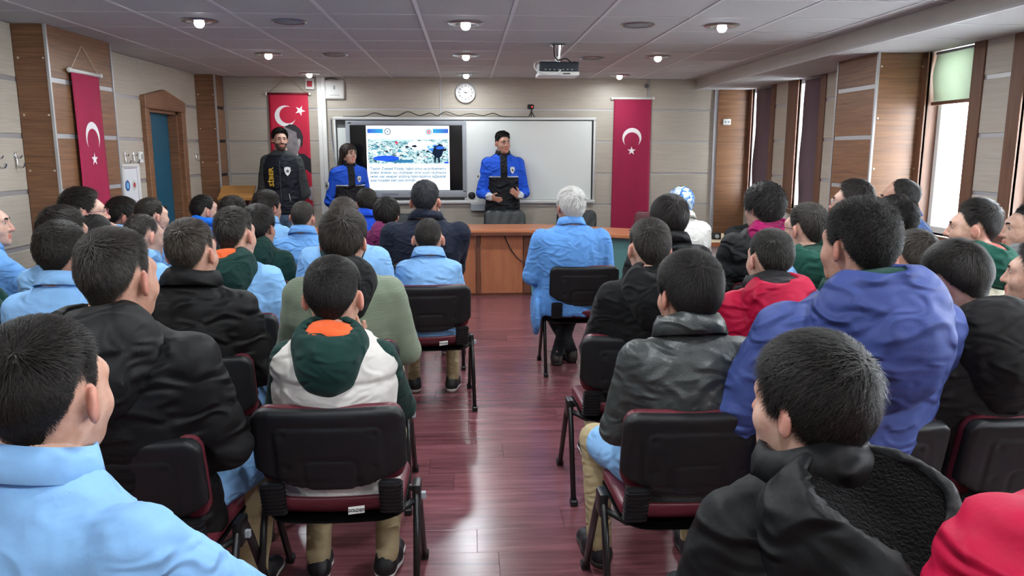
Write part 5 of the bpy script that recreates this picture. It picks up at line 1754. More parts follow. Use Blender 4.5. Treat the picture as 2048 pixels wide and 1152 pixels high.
    if face:
        Rq = Matrix(Rm.tolist()).to_euler()
        for sd in (-1, 1):
            o = link('eye', EYE, root, None, tuple(hc + hs * (Rm @ V3(sd * 0.031, 0.0765, 0.009))), Rq); o.scale = (hs,) * 3
            # brow
            pts = [hc + hs * (Rm @ V3(sd * x, yv, z)) for x, yv, z in ((0.012, 0.0945, 0.026), (0.024, 0.0945, 0.031), (0.036, 0.088, 0.031), (0.048, 0.077, 0.026))]
            V, F = tube_geo(smooth_path(pts, 3), 1.0, 6)
            pp = smooth_path(pts, 3)
            rad = [0.0032, 0.0042, 0.0046, 0.0046, 0.0046, 0.0044, 0.004, 0.0036, 0.003, 0.002]
            for i in range(len(pp)):
                for j in range(6):
                    V[i * 6 + j] = pp[i] + (V[i * 6 + j] - pp[i]) * rad[i] * hs
            link('eyebrow', mesh('eyebrow', V, F, True), root, hair_mat('hair_%d_%d' % (hair[0], hairhi[0]), hair, hairhi))
    if glasses:
        g = link('glasses', None, root); 
        COL.objects.unlink(g); bpy.data.objects.remove(g)
        Vs, Fs = [], []
        for sd in (-1, 1):
            ring = [hc + hs * (Rm @ V3(sd * (0.033 + 0.021 * math.cos(a)), 0.108 - 0.004 * math.cos(a) ** 2, 0.006 + 0.017 * math.sin(a))) for a in np.linspace(0, 2 * math.pi, 18, endpoint=False)]
            V, F = tube_geo(ring, 0.0018, 6, True); Fs += [tuple(i + len(Vs) for i in f) for f in F]; Vs += V
            V, F = tube_geo([hc + hs * (Rm @ V3(sd * 0.054, 0.104, 0.010)), hc + hs * (Rm @ V3(sd * 0.078, 0.07, 0.012)), hc + hs * (Rm @ V3(sd * 0.083, -0.005, 0.012)), hc + hs * (Rm @ V3(sd * 0.08, -0.03, -0.012))], 0.0018, 6)
            Fs += [tuple(i + len(Vs) for i in f) for f in F]; Vs += V
        V, F = tube_geo([hc + hs * (Rm @ V3(-0.013, 0.108, 0.010)), hc + hs * (Rm @ V3(0.013, 0.108, 0.010))], 0.0018, 6)
        Fs += [tuple(i + len(Vs) for i in f) for f in F]; Vs += V
        link('glasses', mesh('glasses', Vs, Fs, True), root, mat('glasses_%d' % glasses[0], glasses, 0.3))

    # ---- upper garment
    grow = dict(coat=0.016, hoodie=0.018, puffer=0.030, parka=0.030, leather=0.018, jacket=0.020, uniform=0.022, vest=0.012)[top]
    agrow = dict(coat=0.014, hoodie=0.014, puffer=0.026, parka=0.024, leather=0.016, jacket=0.016, uniform=0.018, vest=0.012)[top]
    def upper(h_, g, ag, sleeves=True, hem=None, names='x'):
        gt = []
        rr = RX * s + g; ry = RY * s + g
        # neckline: garment follows the slope of the shoulders and stops below the neck
        hcut = 0.655
        m_ = H_ <= hcut + 1e-6
        Hh = np.concatenate([H_[m_], [0.668]])
        gt.append((stack(zz(Hh), cxf(Hh), cyf(Hh), np.concatenate([rr[m_], [0.070 * s0]]), np.concatenate([ry[m_], [0.062 * s0]])), 0, 0))
        if sleeves:
            for sd in (-1, 1):
                gt += [(rc(SH[sd] + V3(0, 0, -0.004), EL[sd], 0.056 * s + ag, 0.042 * s + ag), 0.045, 0),
                       (rc(EL[sd], WR[sd] + (EL[sd] - WR[sd]) * 0.06, 0.042 * s + ag, 0.030 * s + ag * 0.8), 0.02, 0)]
        if top == 'coat' and skirt and not stand:
            for sd in (-1, 1):
                a, b, c = LEG[sd]
                gt.append((rc(a, a + (b - a) * 0.72, 0.092 * s + 0.006, 0.072 * s + 0.006), 0.03, 0))
        if tails:
            for sd in (-1, 1):
                gt.append((el(V3(sd * 0.245, 0.02, zb - 0.01), (0.034, 0.17, 0.17)), 0.05, 0))
        pt = np.concatenate([np.stack([p_[0], p_[1]]) for p_, _, _ in gt])
        Fg = Field(pt.min(0) - 0.05, pt.max(0) + 0.05, h_)
        for p_, k_, sb in gt:
            Fg.add(p_, k_)
        return Fg
    if top == 'uniform':
        gh = 0.012
    Fg = upper(gh, grow, agrow)
    am = dict(coat=0.0075, hoodie=0.0045, puffer=0.0035, parka=0.0055, leather=0.0035, jacket=0.0045, uniform=0.0035, vest=0.003)[top] * foldamp
    Fg.disp(folds(seed, am, 15, 1.5))
    Fg.disp(folds(seed + 1, am * 0.5, 36, 1.3))
    if top == 'puffer':
        zs0 = zz(0.62)
        def quiltf(X, Yv, Z):
            u = (zs0 - Z + 0.12 * np.abs(X) + 0.012 * np.sin(X * 14 + seed)) / quilt
            d_ = np.abs(u - np.round(u)) * quilt
            return 0.008 * (1 - np.exp(-(d_ / 0.016) ** 2)) - 0.006 + 0.0025 * np.sin(X * 60 + Z * 30) * np.exp(-(d_ / 0.02) ** 2)
        Fg.disp(quiltf)
    if top != 'puffer':
        dTf = stack(zz(H_), cxf(H_), cyf(H_), RX * s, RY * s)[2]
        def sleeve_seam(X, Yv, Z):
            o = 0
            dt_ = dTf(X, Yv, Z)
            for sd in (-1, 1):
                o = o - 0.0045 * np.exp(-((dt_ - rc(SH[sd], EL[sd], 0.056 * s, 0.042 * s)[2](X, Yv, Z) - 0.012) / 0.007) ** 2) * (Z > zz(0.33))
            return o
        Fg.disp(sleeve_seam)
    if top == 'leather':
        def seams(X, Yv, Z):
            o = 0
            for h in (0.47, 0.33, 0.275):
                o = o - 0.004 * np.exp(-((Z - zz(h) - 0.05 * np.abs(X) * (h > 0.4)) / 0.006) ** 2)
            return o
        Fg.disp(seams)
    if top == 'coat':
        Fg.disp(lambda X, Yv, Z: -0.0045 * np.exp(-((X - np.interp(Z, zz(H_), cxf(H_))) / 0.009) ** 2) * (Yv < np.interp(Z, zz(H_), cyf(H_))))
    v, q = Fg.net()
    nm = dict(coat='work_coat', hoodie='hoodie', puffer='puffer_jacket', parka='parka', leather='leather_jacket', jacket='jacket', uniform='uniform_jacket', vest='sweater')[top]
    me = np_mesh(nm, v, q)
    g_o = link(nm, me, root, cloth(col, tkind))
    if top == 'uniform':
        me.materials.append(cloth((26, 28, 34), 'nylon')); me.materials.append(cloth((196, 204, 214), 'nylon'))
        cen = np.zeros(len(q) * 3, f4); me.polygons.foreach_get('center', cen); cen = cen.reshape(-1, 3)
        ax = np.abs(cen[:, 0] - lx * 0.5)
        z_y = zz(0.40)
        inner = ax < 0.155 * s - 0.12 * np.clip(cen[:, 2] - zz(0.5), 0, 1)
        mi = np.zeros(len(cen), int)
        sleeve = np.zeros(len(cen), bool)
        for sd in (-1, 1):
            dA = rc(SH[sd], EL[sd], 0.055 * s, 0.045 * s)[2](cen[:, 0], cen[:, 1], cen[:, 2]); dB = rc(EL[sd], WR[sd], 0.045 * s, 0.035)[2](cen[:, 0], cen[:, 1], cen[:, 2])
            dT = stack(zz(H_), cxf(H_), cyf(H_), RX * s * 0.93, RY * s * 0.93)[2](cen[:, 0], cen[:, 1], cen[:, 2])
            sleeve |= np.minimum(dA, dB) < dT
            cuff = (np.linalg.norm(cen - WR[sd], axis=1) < 0.075) & (dB < 0.05)
            mi = np.where(cuff, 2, mi)
        torso = ~sleeve
        mi = np.where(torso & (cen[:, 2] < z_y), 1, mi)
        mi = np.where(torso & (np.abs(cen[:, 2] - z_y) < 0.008) & (ax > 0.045), 2, mi)
        mi = np.where(torso & (ax < 0.042) & (cen[:, 1] > 0), 1, mi)
        # shoulder straps
        mi = np.where((cen[:, 2] > zz(0.575)) & (ax > 0.07) & (np.abs(cen[:, 1] - float(cyf(0.57))) < 0.028), 1, mi)
        me.polygons.foreach_set('material_index', mi.astype(np.int32))
    if vest:
        top_keep = top
        Fv = upper(gh, vest.get('grow', 0.04), 0.03, sleeves=False)
        Fv.disp(folds(seed + 5, 0.004, 15, 1.2))
        zs0 = zz(0.62)
        sp_ = vest.get('quilt', 0.11)
        def qv(X, Yv, Z):
            u = (zs0 - Z) / sp_
            d_ = np.abs(u - np.round(u)) * sp_
            return 0.010 * (1 - np.exp(-(d_ / 0.012) ** 2)) - 0.008
        Fv.disp(qv)
        for sd in (-1, 1):     # arm holes
            Fv.sub(rc(SH[sd] + V3(sd * vest.get('hole', 0.10), 0, -0.06), SH[sd] + V3(sd * (vest.get('hole', 0.10) + 0.1), 0, -0.11), 0.072, 0.14), 0.015)
        Fv.cut((0, 0, zz(vest.get('top', 0.615))), (0, 0, 1))
        vv, qq = Fv.net()
        link('quilted_vest', np_mesh('quilted_vest', vv, qq), root, cloth(vest['col'], vest.get('kind', 'cotton')))
    # ---- collar or hood
    nbase = V3(float(cxf(0.65)), float(cyf(0.65)) + (0.012 if not stand else 0.006), zz(0.650))
    tl = 0.30 if not stand else 0.12
    cm = cloth(collar_col or col, tkind)
    if collar == 'shirt':
        ck = max(s0, hs)
        ring_collar(nbase + V3(0, 0.0, 0.002), 0.073 * ck, 0.072 * ck, 0.042, 0.022, tl, 62, cm, g_o)
    elif collar == 'stand':
        ring_collar(nbase + V3(0, 0.0, -0.008), 0.077 * max(s0, hs), 0.076 * max(s0, hs), 0.056, 0.024, tl, 40, cm, g_o, 0.016, False, 'stand_collar', wave=0.12)
    elif collar == 'knit':
        ring_collar(nbase + V3(0, 0.004, -0.006), 0.064 * s0, 0.064 * s0, 0.026, 0.010, tl, 8, cm, g_o, 0.008, False, 'neckband')
    elif collar == 'open':
        ring_collar(nbase + V3(0, 0.0, -0.004), 0.070 * s0, 0.070 * s0, 0.050, 0.022, tl, 60, cm, g_o, 0.008, True, 'collar')
    if hood is not None:
        hk = hoodk
        cc = V3(float(cxf(0.62)), float(cyf(0.60)) - 0.055 * hk, zz(0.598) + 0.012)
        tip = np.array(Euler((R(26), 0, 0), 'XYZ').to_matrix())
        rad = (0.128 * s0 * hk ** 0.7, 0.112 * s0 * hk ** 0.5, 0.112 * s0 * hk)
        cc[2] -= (hk - 1) * 0.05
        nrm = V3(0, htilt, math.sqrt(1 - htilt * htilt))
        p0 = nbase + V3(0, -0.02, rim)
        def bowl(r_, t_, pz, sd_, hgt, sag=0.0):
            Fq = Field(cc - max(rad) - 0.07, cc + max(rad) + 0.07, min(gh, 0.010) if Y < 3 else gh)
            Fq.add(el(cc, r_, tip))
            Fq.add(el(cc + V3(0, -0.066 * hk, -0.058 * hk), (r_[0] * 0.72, r_[1] * 0.55, r_[2] * 0.85), tip), 0.05)
            Fq.disp(folds(sd_, 0.005, 16, 0.7)); Fq.disp(folds(sd_ + 3, 0.0025, 34, 0.9))
            if t_ > 0:
                Fq.shell(t_)
            else:
                Fq.disp(folds(sd_ + 7, 0.010, 20, 0.8))
            X, Yv, Z = Fq.co()
            pl_ = (X - p0[0]) * nrm[0] + (Yv - p0[1]) * nrm[1] + (Z - p0[2] - pz) * nrm[2] + 0.010 * np.sin(X * 26 + sd_) - 0.08 * np.abs(X - p0[0])
            Fq.f = np.maximum(Fq.f, pl_.astype(f4))
            return Fq.net()
        v, q = bowl(rad, max(0.0105, gh * 1.0), 0.0, seed + 21, 0)
        hd_o = link('hood', np_mesh('hood', v, q), g_o, cloth(hood, tkind if top not in ('coat', 'vest') and tkind != 'cord' else 'cotton'))
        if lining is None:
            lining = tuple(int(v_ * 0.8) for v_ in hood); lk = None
        if lining is not None:
            r2 = tuple(x - 0.010 for x in rad)
            v, q = bowl(r2, 0, lin_z, seed + 22, 0)
            lk = 'fleece' if fleece else 'cotton'
            link('hood_lining', np_mesh('hood_lining', v, q), g_o, cloth(lining, lk))

    if lap:
        lg_ = []
        for sd in (-1, 1):
            a, b, c = LEG[sd]
            lg_.append((rc(a, a + (b - a) * 0.80, 0.098 * s, 0.078 * s), 0.03, 0))
        pt = np.concatenate([np.stack([p_[0], p_[1]]) for p_, _, _ in lg_])
        Fl = Field(pt.min(0) - 0.04, pt.max(0) + 0.04, 0.013)
        for p_, k_, sb in lg_:
            Fl.add(p_, k_)
        Fl.disp(folds(seed + 4, 0.006, 18, 1.0))
        v, q = Fl.net()
        link('coat_hem', np_mesh('coat_hem', v, q), root, cloth(lap))
    # ---- trousers and shoes
    tr = []
    for sd in (-1, 1):
        a, b, c = LEG[sd]
        tr += [(rc(a, b, 0.086 * s, 0.064 * s), 0.04, 0), (rc(b, c + V3(0, 0, -0.01), 0.062 * s, 0.054 * s0), 0.02, 0)]
    tr.append((el(V3(0, 0.0, zb + (0.085 if not stand else 0.03)), (0.172 * s, 0.128 * s, 0.10)), 0.04, 0))
    if stand:
        tr.append((rc(V3(0, 0, zb - 0.02), V3(0, 0, zz(0.12)), 0.13 * s, 0.13 * s), 0.04, 0))
    pt = np.concatenate([np.stack([p_[0], p_[1]]) for p_, _, _ in tr])
    Ft = Field(pt.min(0) - 0.04, pt.max(0) + 0.04, 0.019 if Y < 3 else 0.03)
    for p_, k_, sb in tr:
        Ft.add(p_, k_)
    Ft.disp(folds(seed + 9, 0.004, 14, 1.0))
    Ft.cut((0, 0, 0.062), (0, 0, -1))
    v, q = Ft.net()
    link('trousers', np_mesh('trousers', v, q), root, cloth(TROUSERS[legs]))
    for sd in (-1, 1):
        c = LEG[sd][2]
        so = link('shoe', SHOE, root, mat('shoe_%d_%d' % (shoe[0], shoe[2]), shoe, 0.5), (c[0], c[1] + 0.03, 0), (0, 0, R(-8 * sd)))
        link('sole', SOLE, so, mat('sole_%d' % sole[0], sole, 0.6))
    # ---- chair
    if seat and not stand:
        off = 0.055
        crz = rzr * 0.35 if chair_rz is None else R(chair_rz)
        loc = (base[0] + chair_dx - math.sin(crz) * (off + chair_dy), base[1] + math.cos(crz) * (off + chair_dy), 0)
        chair(loc, crz, chair_label or ('black-backed maroon stacking chair under the ' + label), sticker)
    return dict(root=root, hc=hc, Rm=Rm, hs=hs, zz=zz, cx=cxf, cy=cyf, s=s, WR=WR, EL=EL, SH=SH, top=g_o, base=base)
PN = 0
# ------------------------------------------------------------------ the audience and the officers
BLUE = (134, 182, 232)
BLUE2 = (112, 166, 228)
GREEN = (17, 51, 46)
ORANGE = (220, 94, 48)
BLK = (19, 19, 20)
CH = 'black stacking chair with maroon seat under the '
def seated(label, sh, *a, **k):
    return person(label, *a, chair_label=CH + sh, **k)

# left block, from the photographer forwards
seated('boy in a light blue work coat filling the bottom left corner', 'boy in the bottom left corner', 98, 633, 1.32, rz=-24, knees=0.20, arm_r=(V3(0.25, 0.14, 0.80), V3(0.13, 0.34, 0.66), (V3(-0.2, 1, -0.2), V3(0, 0, -1))), hy=-9, hs=1.08, style='fade', hairfac=1.5,
       hair=(20, 17, 16), shw=1.16, build=1.16, lean=-0.03, col=BLUE, skin=0, tuck=0.0)
seated('boy in a black hooded puffer jacket with close cropped sides', 'boy in the black hooded puffer jacket', 236, 455, 2.12, lean=-0.11, rz=-6, hy=-14, hs=1.10, style='fade', hairfac=1.4,
       hair=(36, 32, 30), hairhi=(120, 112, 106), shw=1.05, build=1.08, top='puffer', col=BLK, tkind='nylon', hood=(22, 22, 23), hoodk=1.3, collar=None, quilt=0.12, skin=1, lap=BLUE, rim=0.07, htilt=-0.1, knees=0.18)
seated('boy in a light blue work coat with a shirt collar, second on the far left', 'cropped boy on the far left', 128, 440, 2.98, rz=0, hy=-12, hs=1.04, style='short', hair=(28, 25, 23), col=BLUE, skin=1)
seated('boy in a plain black puffer jacket with a high collar', 'boy in the plain black puffer jacket', 384, 436, 2.95, lean=-0.12, rz=-4, hy=-11, hp=2, hs=1.05, style='fade', hair=(44, 38, 34), hairhi=(138, 126, 116),
       top='puffer', col=(20, 20, 21), tkind='nylon', collar='stand', quilt=0.10, build=1.05, skin=0, lap=BLUE, knees=0.18)
person('person in a dark green jacket cut off by the left edge', pos=(-2.12, 3.2, 1.25), Y=3.2, rz=-10, hy=-40, top='jacket', col=(24, 66, 58), collar='stand', arms='chin', hairfac=0.3, skin=0, chair_label=CH + 'person in green at the left edge')
seated('pale faced boy in light blue looking right at the left edge', 'profile boy at the left edge', -27, 398, 4.0, rz=-30, hy=-72, style='short', face=True, col=BLUE2, arms='reach', skin=2, hs=1.0)
seated('dark haired boy in light blue behind the cropped head on the left', 'dark haired boy against the left wall', 129, 410, 3.6, rz=-8, hy=-30, build=0.88, style='thick', col=BLUE, skin=1, lx=0.03)
seated('boy with a round dark cropped head in front of the flag pier', 'boy with the round dark head', 193, 429, 4.4, rz=-8, hy=-12, hs=1.08, style='short', hair=(22, 20, 20), col=BLUE, skin=1)
seated('boy with red framed glasses resting a fist at his mouth', 'boy with the red glasses', 168, 373, 4.75, rz=-20, hy=-58, style='thick', glasses=(120, 30, 60), col=(70, 96, 190), arm_r='mouth', face=True, skin=2, hs=1.14)
seated('boy in dark glasses in profile before the notice board', 'boy in dark glasses by the notice board', 246, 393, 5.45, rz=-25, hs=1.05, hy=-55, hp=-12, style='thick', glasses=(30, 30, 34), col=BLUE, skin=1, face=True)
seated('boy in light blue with a navy collar beside the teal door', 'boy with the navy collar', 305, 395, 5.15, rz=-15, hy=-35, style='short', hair=(40, 36, 32), col=BLUE, collar_col=(28, 36, 70), collar='open', skin=2)
seated('cropped boy in light blue bowed forward beside the brown haired boy', 'cropped boy bowed forward', 289, 428, 3.8, rz=-10, hy=-32, hp=-6, hs=0.93, build=0.88, style='buzz', hair=(38, 34, 32), col=BLUE, skin=2)
seated('boy in a bright blue jacket in front of the corner pier', 'boy in bright blue by the pier', 411, 389, 6.15, rz=-20, hs=1.04, hy=-50, style='short', hair=(18, 16, 16), top='jacket', col=(20, 112, 226), collar='stand', skin=2, face=True)
seated('pupil with wavy black hair below the wooden lectern', 'pupil below the lectern', 468, 392, 5.4, rz=-10, hy=-25, style='curly', top='jacket', col=(34, 36, 44), collar='stand')
seated('boy in light blue over a green hood with orange lining, left block', 'boy with green hood and orange lining', 470, 413, 3.75, rz=-6, hy=-16, hs=1.08, style='fade', hair=(36, 32, 28), hairhi=(120, 108, 96), col=BLUE,
       hood=GREEN, lining=ORANGE, lin_z=0.022, collar=None, hoodk=1.1, build=1.05, shw=1.05, skin=0)
seated('boy in a dark green hoodie with orange inside the hood', 'boy in the dark green hoodie', 518, 408, 4.65, rz=-5, hy=-14, style='thick', top='hoodie', col=GREEN, hood=GREEN, lining=ORANGE, lin_z=0.022, collar=None, skin=1, hs=1.05, build=1.05)
seated('thick haired boy in light blue beside the standing officer in a vest', 'thick haired boy near the lectern', 535, 379, 6.1, rz=-12, hs=1.08, hy=-30, style='thick', col=BLUE, skin=1)
seated('boy with a shaved head holding his face, in light blue', 'shaved boy holding his face', 606, 402, 5.3, rz=0, hy=-10, hr=8, style='buzz', hair=(46, 42, 38), col=BLUE2, arms='cheek', skin=0)
seated('close cropped boy in light blue with a green and orange collar', 'cropped boy behind the corduroy jacket', 688, 393, 4.25, rz=2, hy=2, hs=1.1, style='buzz', hair=(54, 48, 44), col=BLUE, hood=GREEN, lining=ORANGE, collar=None, hoodk=0.9, build=1.1, skin=0)
seated('boy in a sage green corduroy jacket with a black hood', 'boy in the corduroy jacket', 688, 414, 3.2, rz=0, hy=-6, hs=1.06, style='thick', hair=(34, 29, 26), hairhi=(112, 100, 92), top='jacket', col=(122, 134, 114), tkind='cord',
       hood=(16, 17, 19), collar=None, hoodk=1.15, build=1.1, rim=0.07, htilt=-0.1, skin=0)
seated('boy in a cream quilted vest with a green hood lined in orange', 'boy in the cream vest', 668, 512, 2.42, rz=0, hy=-4, hp=-4, hs=1.06, style='short', hair=(22, 18, 17), top='vest', col=GREEN, vest=dict(col=(206, 202, 196), kind='cotton', quilt=0.125, grow=0.046, hole=0.135, top=0.645),
       hood=GREEN, lining=ORANGE, collar=None, hoodk=1.08, htilt=-0.34, rim=0.06, lin_z=0.030, arm_r='chin', skin=0, sticker=True, shoe=(28, 28, 32), sole=(214, 214, 210), tuck=0.22, chair_dy=-0.02)
seated('boy in a royal blue jacket below the display', 'boy in royal blue below the display', 734, 376, 6.5, rz=0, hs=1.06, hy=4, style='short', top='jacket', col=(34, 84, 214), collar='stand', skin=1)
seated('pupil with a dark bob in a plum red hoodie', 'pupil in the plum hoodie', 774, 393, 6.0, rz=0, hs=1.06, hy=-10, style='bowl', hair=(20, 18, 18), top='hoodie', col=(116, 36, 84), hood=(116, 36, 84), collar=None, skin=2)
seated('broad man in a navy jacket with hands raised to his face', 'man in the navy jacket', 851, 360, 5.35, rz=0, hy=-6, hs=1.18, style='short', hair=(26, 27, 31), hairhi=(92, 94, 100), top='jacket', col=(26, 32, 48), collar='stand', arm_r='cheek', build=1.26, shw=1.08, skin=1, legs='dark')
seated('small boy in light blue in the aisle seat of the left block', 'small boy in the left aisle seat', 857, 436, 4.47, rz=0, hy=-3, hs=1.06, style='buzz', hair=(30, 26, 24), col=BLUE, skin=0, sticker=True, tuck=0.10, build=0.95, shoe=(30, 30, 34), chair_rz=4)

# right block
seated('white haired man in a blue work coat seated by the desk', 'white haired man', 1141, 373, 5.15, rz=2, hy=14, hs=1.08, style='white', hair=(190, 188, 184), hairhi=(244, 242, 238), glasses=(60, 60, 64), col=(98, 154, 222), build=1.18, shw=1.05, skin=1, legs='dark', legcross=True, tails=True, chair_dx=0.08, tuck=0.2, shoe=(44, 36, 34), sole=(30, 28, 28))
seated('boy with straight black hair in a black jacket before the headscarf', 'straight haired boy before the headscarf', 1337, 387, 4.1, rz=4, hy=10, hs=1.05, style='bowl', hair=(26, 22, 22), top='puffer', col=(21, 21, 23), tkind='nylon', collar='stand', skin=2)
seated('boy in a black jacket with a fleece lined hood, right aisle', 'boy in the fleece hooded jacket', 1297, 436, 3.15, lean=-0.12, rz=3, hy=6, hs=1.03, style='short', hair=(36, 32, 30), hairhi=(124, 116, 108), top='parka', col=(17, 18, 20), hood=(17, 18, 20), lining=(18, 19, 22), fleece=True, collar=None, hoodk=1.15, rim=0.07, chair_dx=-0.06, chair_dy=0.03, skin=2, tuck=0.06, shoe=(44, 44, 48))
seated('boy in a dark grey leather jacket in the near right aisle seat', 'boy in the leather jacket', 1375, 500, 2.30, rz=4, hy=14, hs=1.04, style='thick', hair=(22, 19, 18), hairfac=1.3, top='leather', col=(58, 62, 62), tkind='leather', collar='stand', build=1.05, shw=1.05, skin=1, tuck=0.05, shoe=(32, 32, 36), sole=(52, 52, 52), lap=BLUE, knees=0.2)
seated('girl with wavy black hair in a magenta hood and black jacket', 'girl in the magenta hood', 1526, 365, 4.45, hairfac=1.8, rz=12, hy=22, hs=1.06, style='wavy', hair=(18, 16, 16), hairhi=(120, 112, 108), top='puffer', col=(25, 27, 28), tkind='nylon', hood=(160, 24, 92), collar=None, hoodk=1.05, build=1.15, skin=2, legs='dark')
seated('boy in glasses with a green hood over light blue', 'boy with green hood in the right block', 1610, 405, 3.65, rz=8, hy=24, hs=1.04, style='short', hair=(32, 29, 27), hairhi=(122, 112, 104), glasses=(30, 30, 34), col=BLUE, hood=(24, 74, 62), collar=None, hoodk=0.92, rim=0.06, skin=2)
seated('boy in a crimson padded jacket with its hood down', 'boy in the crimson jacket', 1538, 457, 3.05, rz=2, hy=8, hs=1.02, style='short', hair=(30, 28, 26), hairhi=(112, 108, 102), top='parka', col=(178, 14, 58), tkind='nylon', hood=(178, 14, 58), lining=(40, 36, 40), hoodk=1.4, htilt=-0.05, rim=0.055, collar='stand', collar_col=(36, 36, 38), skin=2, build=1.05)
seated('big boy in a blue parka with a large hood over green', 'big boy in the blue parka', 1715, 396, 2.12, lean=-0.11, rz=6, hy=16, hs=1.04, lx=-0.03, arms='fold', rim=0.075, htilt=0.12, style='curly', hair=(18, 16, 15), hairhi=(84, 76, 70), hairfac=1.2, top='parka', col=(66, 82, 142), tkind='nylon', hood=(58, 73, 132), hoodk=1.55, lining=(20, 62, 54), collar='stand', collar_col=(20, 62, 54), build=1.16, shw=1.08, skin=1)  # hood tinted darker than the jacket, shading of its edge put into colour
seated('boy with glasses looking left beside the walnut pier', 'boy with glasses by the walnut pier', 1704, 357, 4.45, rz=25, hy=60, hs=1.04, style='thick', hair=(30, 26, 25), hairhi=(120, 112, 108), glasses=(190, 190, 196), face=True, top='jacket', col=(32, 34, 40), collar='stand', skin=2)
seated('boy with curly black hair half hidden by the blue parka', 'half hidden curly haired boy', 1786, 391, 3.65, rz=10, hy=25, style='curly', hair=(16, 14, 14), top='jacket', col=(36, 40, 48), collar='stand', skin=2)
seated('balding man in a navy jacket leaning before the bright window', 'balding man by the window', 1798, 358, 4.85, rz=40, hy=66, hp=-4, hs=1.08, style='bald', hair=(30, 28, 27), hairhi=(110, 108, 106), face=True, top='jacket', col=(40, 66, 112), collar='stand', build=1.15, lean=0.05, skin=1, legs='dark')
seated('boy with flat brown cropped hair beside the blue parka', 'boy with flat brown hair', 1826, 460, 2.95, rz=10, hy=12, hp=-14, hs=1.06, style='short', hair=(44, 39, 35), hairhi=(116, 108, 100), top='jacket', col=(60, 62, 64), collar='stand', skin=2)
seated('boy in a charcoal jacket with black hood bowed to the left', 'bowed boy in charcoal', 1912, 480, 2.25, rz=14, hy=16, hp=-22, hr=-8, hs=1.06, rim=0.085, htilt=0.1, lap=BLUE, style='short', hair=(32, 29, 28), top='parka', col=(38, 37, 38), tkind='cotton', hood=(26, 25, 26), hoodk=1.45, collar=None, lx=-0.13, build=1.12, shw=1.06, skin=2, lean=0.03, legs='dark')
seated('boy in a cream jacket with green hood looking left', 'boy in the cream jacket', 1947, 396, 3.55, rz=20, hy=56, hs=1.04, style='quiff', hair=(30, 27, 26), hairhi=(104, 98, 94), face=True, top='puffer', col=(214, 208, 186), tkind='cotton', hood=(28, 84, 70), lining=(232, 96, 88), collar=None, hoodk=0.95, lin_z=0.01, skin=2, quilt=0.13)
seated('boy with a short fringe in profile at the right edge', 'fringed boy at the right edge', 2058, 404, 3.95, rz=30, hy=68, hs=1.16, style='short', hair=(34, 30, 30), face=True, top='jacket', col=(150, 154, 156), collar='stand', skin=2)
seated('boy with a grey fur trimmed hood at the right edge', 'boy with the fur hood', 2076, 478, 2.95, rz=30, hy=48, hs=1.06, style='thick', hair=(34, 30, 30), face=True, top='parka', col=(40, 40, 44), hood=(46, 44, 46), lining=(52, 50, 52), fleece=True, collar=None, hoodk=1.1, skin=2)
seated('boy with tousled black hair in a black fleece lined jacket, bottom right', 'tousled boy at the bottom right', 1618, 662, 1.34, rz=12, hy=30, hs=1.04, lap=BLUE, htilt=-0.40, rim=0.075, lin_z=-0.01, fleece=True, style='tousle', hairfac=1.35, hair=(20, 18, 17), hairhi=(96, 90, 86), top='parka', col=(18, 19, 21), tkind='nylon', hood=(20, 22, 24), lining=(7, 7, 8), collar='stand', knees=0.22, hoodk=1.7, build=1.1, skin=2, chair_dy=-0.05, tuck=0.0)
person('person in a crimson padded jacket cut off at the bottom right corner', pos=(1.0, 1.03, 1.27), Y=1.2, rz=2, hy=10, top='puffer', col=(190, 18, 64), tkind='nylon', collar='stand', quilt=0.075, arms='lap', hairfac=0.3, build=1.25, skin=2, chair_label=CH + 'person in the bottom right corner')
# woman in a headscarf
PH = seated('woman in a blue patterned headscarf and white jacket', 'woman in the headscarf', 1357, 372, 5.55, rz=18, hy=35, hs=1.04, style='buzz', hair=(30, 26, 26), top='jacket', col=(222, 220, 214), collar='stand', skin=2, build=1.1)
m = bpy.data.materials.new('scarf_print'); m.use_nodes = True
n, l = m.node_tree.nodes, m.node_tree.links
tc = n.new('ShaderNodeTexCoord'); nz = n.new('ShaderNodeTexNoise'); nz.inputs['Scale'].default_value = 13; nz.inputs['Distortion'].default_value = 2.5; nz.inputs['Detail'].default_value = 2
l.new(tc.outputs['Object'], nz.inputs['Vector'])
rp = n.new('ShaderNodeValToRGB'); els = rp.color_ramp.elements
els[0].position = 0.40; els[0].color = lin((36, 84, 170)); els[1].position = 0.62; els[1].color = lin((214, 220, 222))
for p_, c_ in ((0.46, (70, 134, 206)), (0.52, (158, 196, 214)), (0.57, (196, 206, 196))):
    e = els.new(p_); e.color = lin(c_)
l.new(nz.outputs['Fac'], rp.inputs[0]); l.new(rp.outputs[0], n['Principled BSDF'].inputs['Base Color']); n['Principled BSDF'].inputs['Roughness'].default_value = 0.6
hc, Rm, hs_ = PH['hc'], PH['Rm'], PH['hs']
Fs = Field(hc - 0.26, hc + 0.2, 0.011)
Fs.add(el(hc + hs_ * (Rm @ V3(0, -0.022, 0.024)), (0.094, 0.108, 0.108), Rm)).add(rc(hc + Rm @ V3(0, 0.0, -0.06), hc + V3(0, -0.01, -0.16), 0.085, 0.11), 0.05)
Fs.sub(el(hc + Rm @ V3(0, 0.115, -0.02), (0.062, 0.06, 0.088), Rm), 0.01)
Fs.disp(folds(5, 0.003, 26, 1.0))
v, q = Fs.net(); link('headscarf', np_mesh('headscarf', v, q), PH['root'], m)

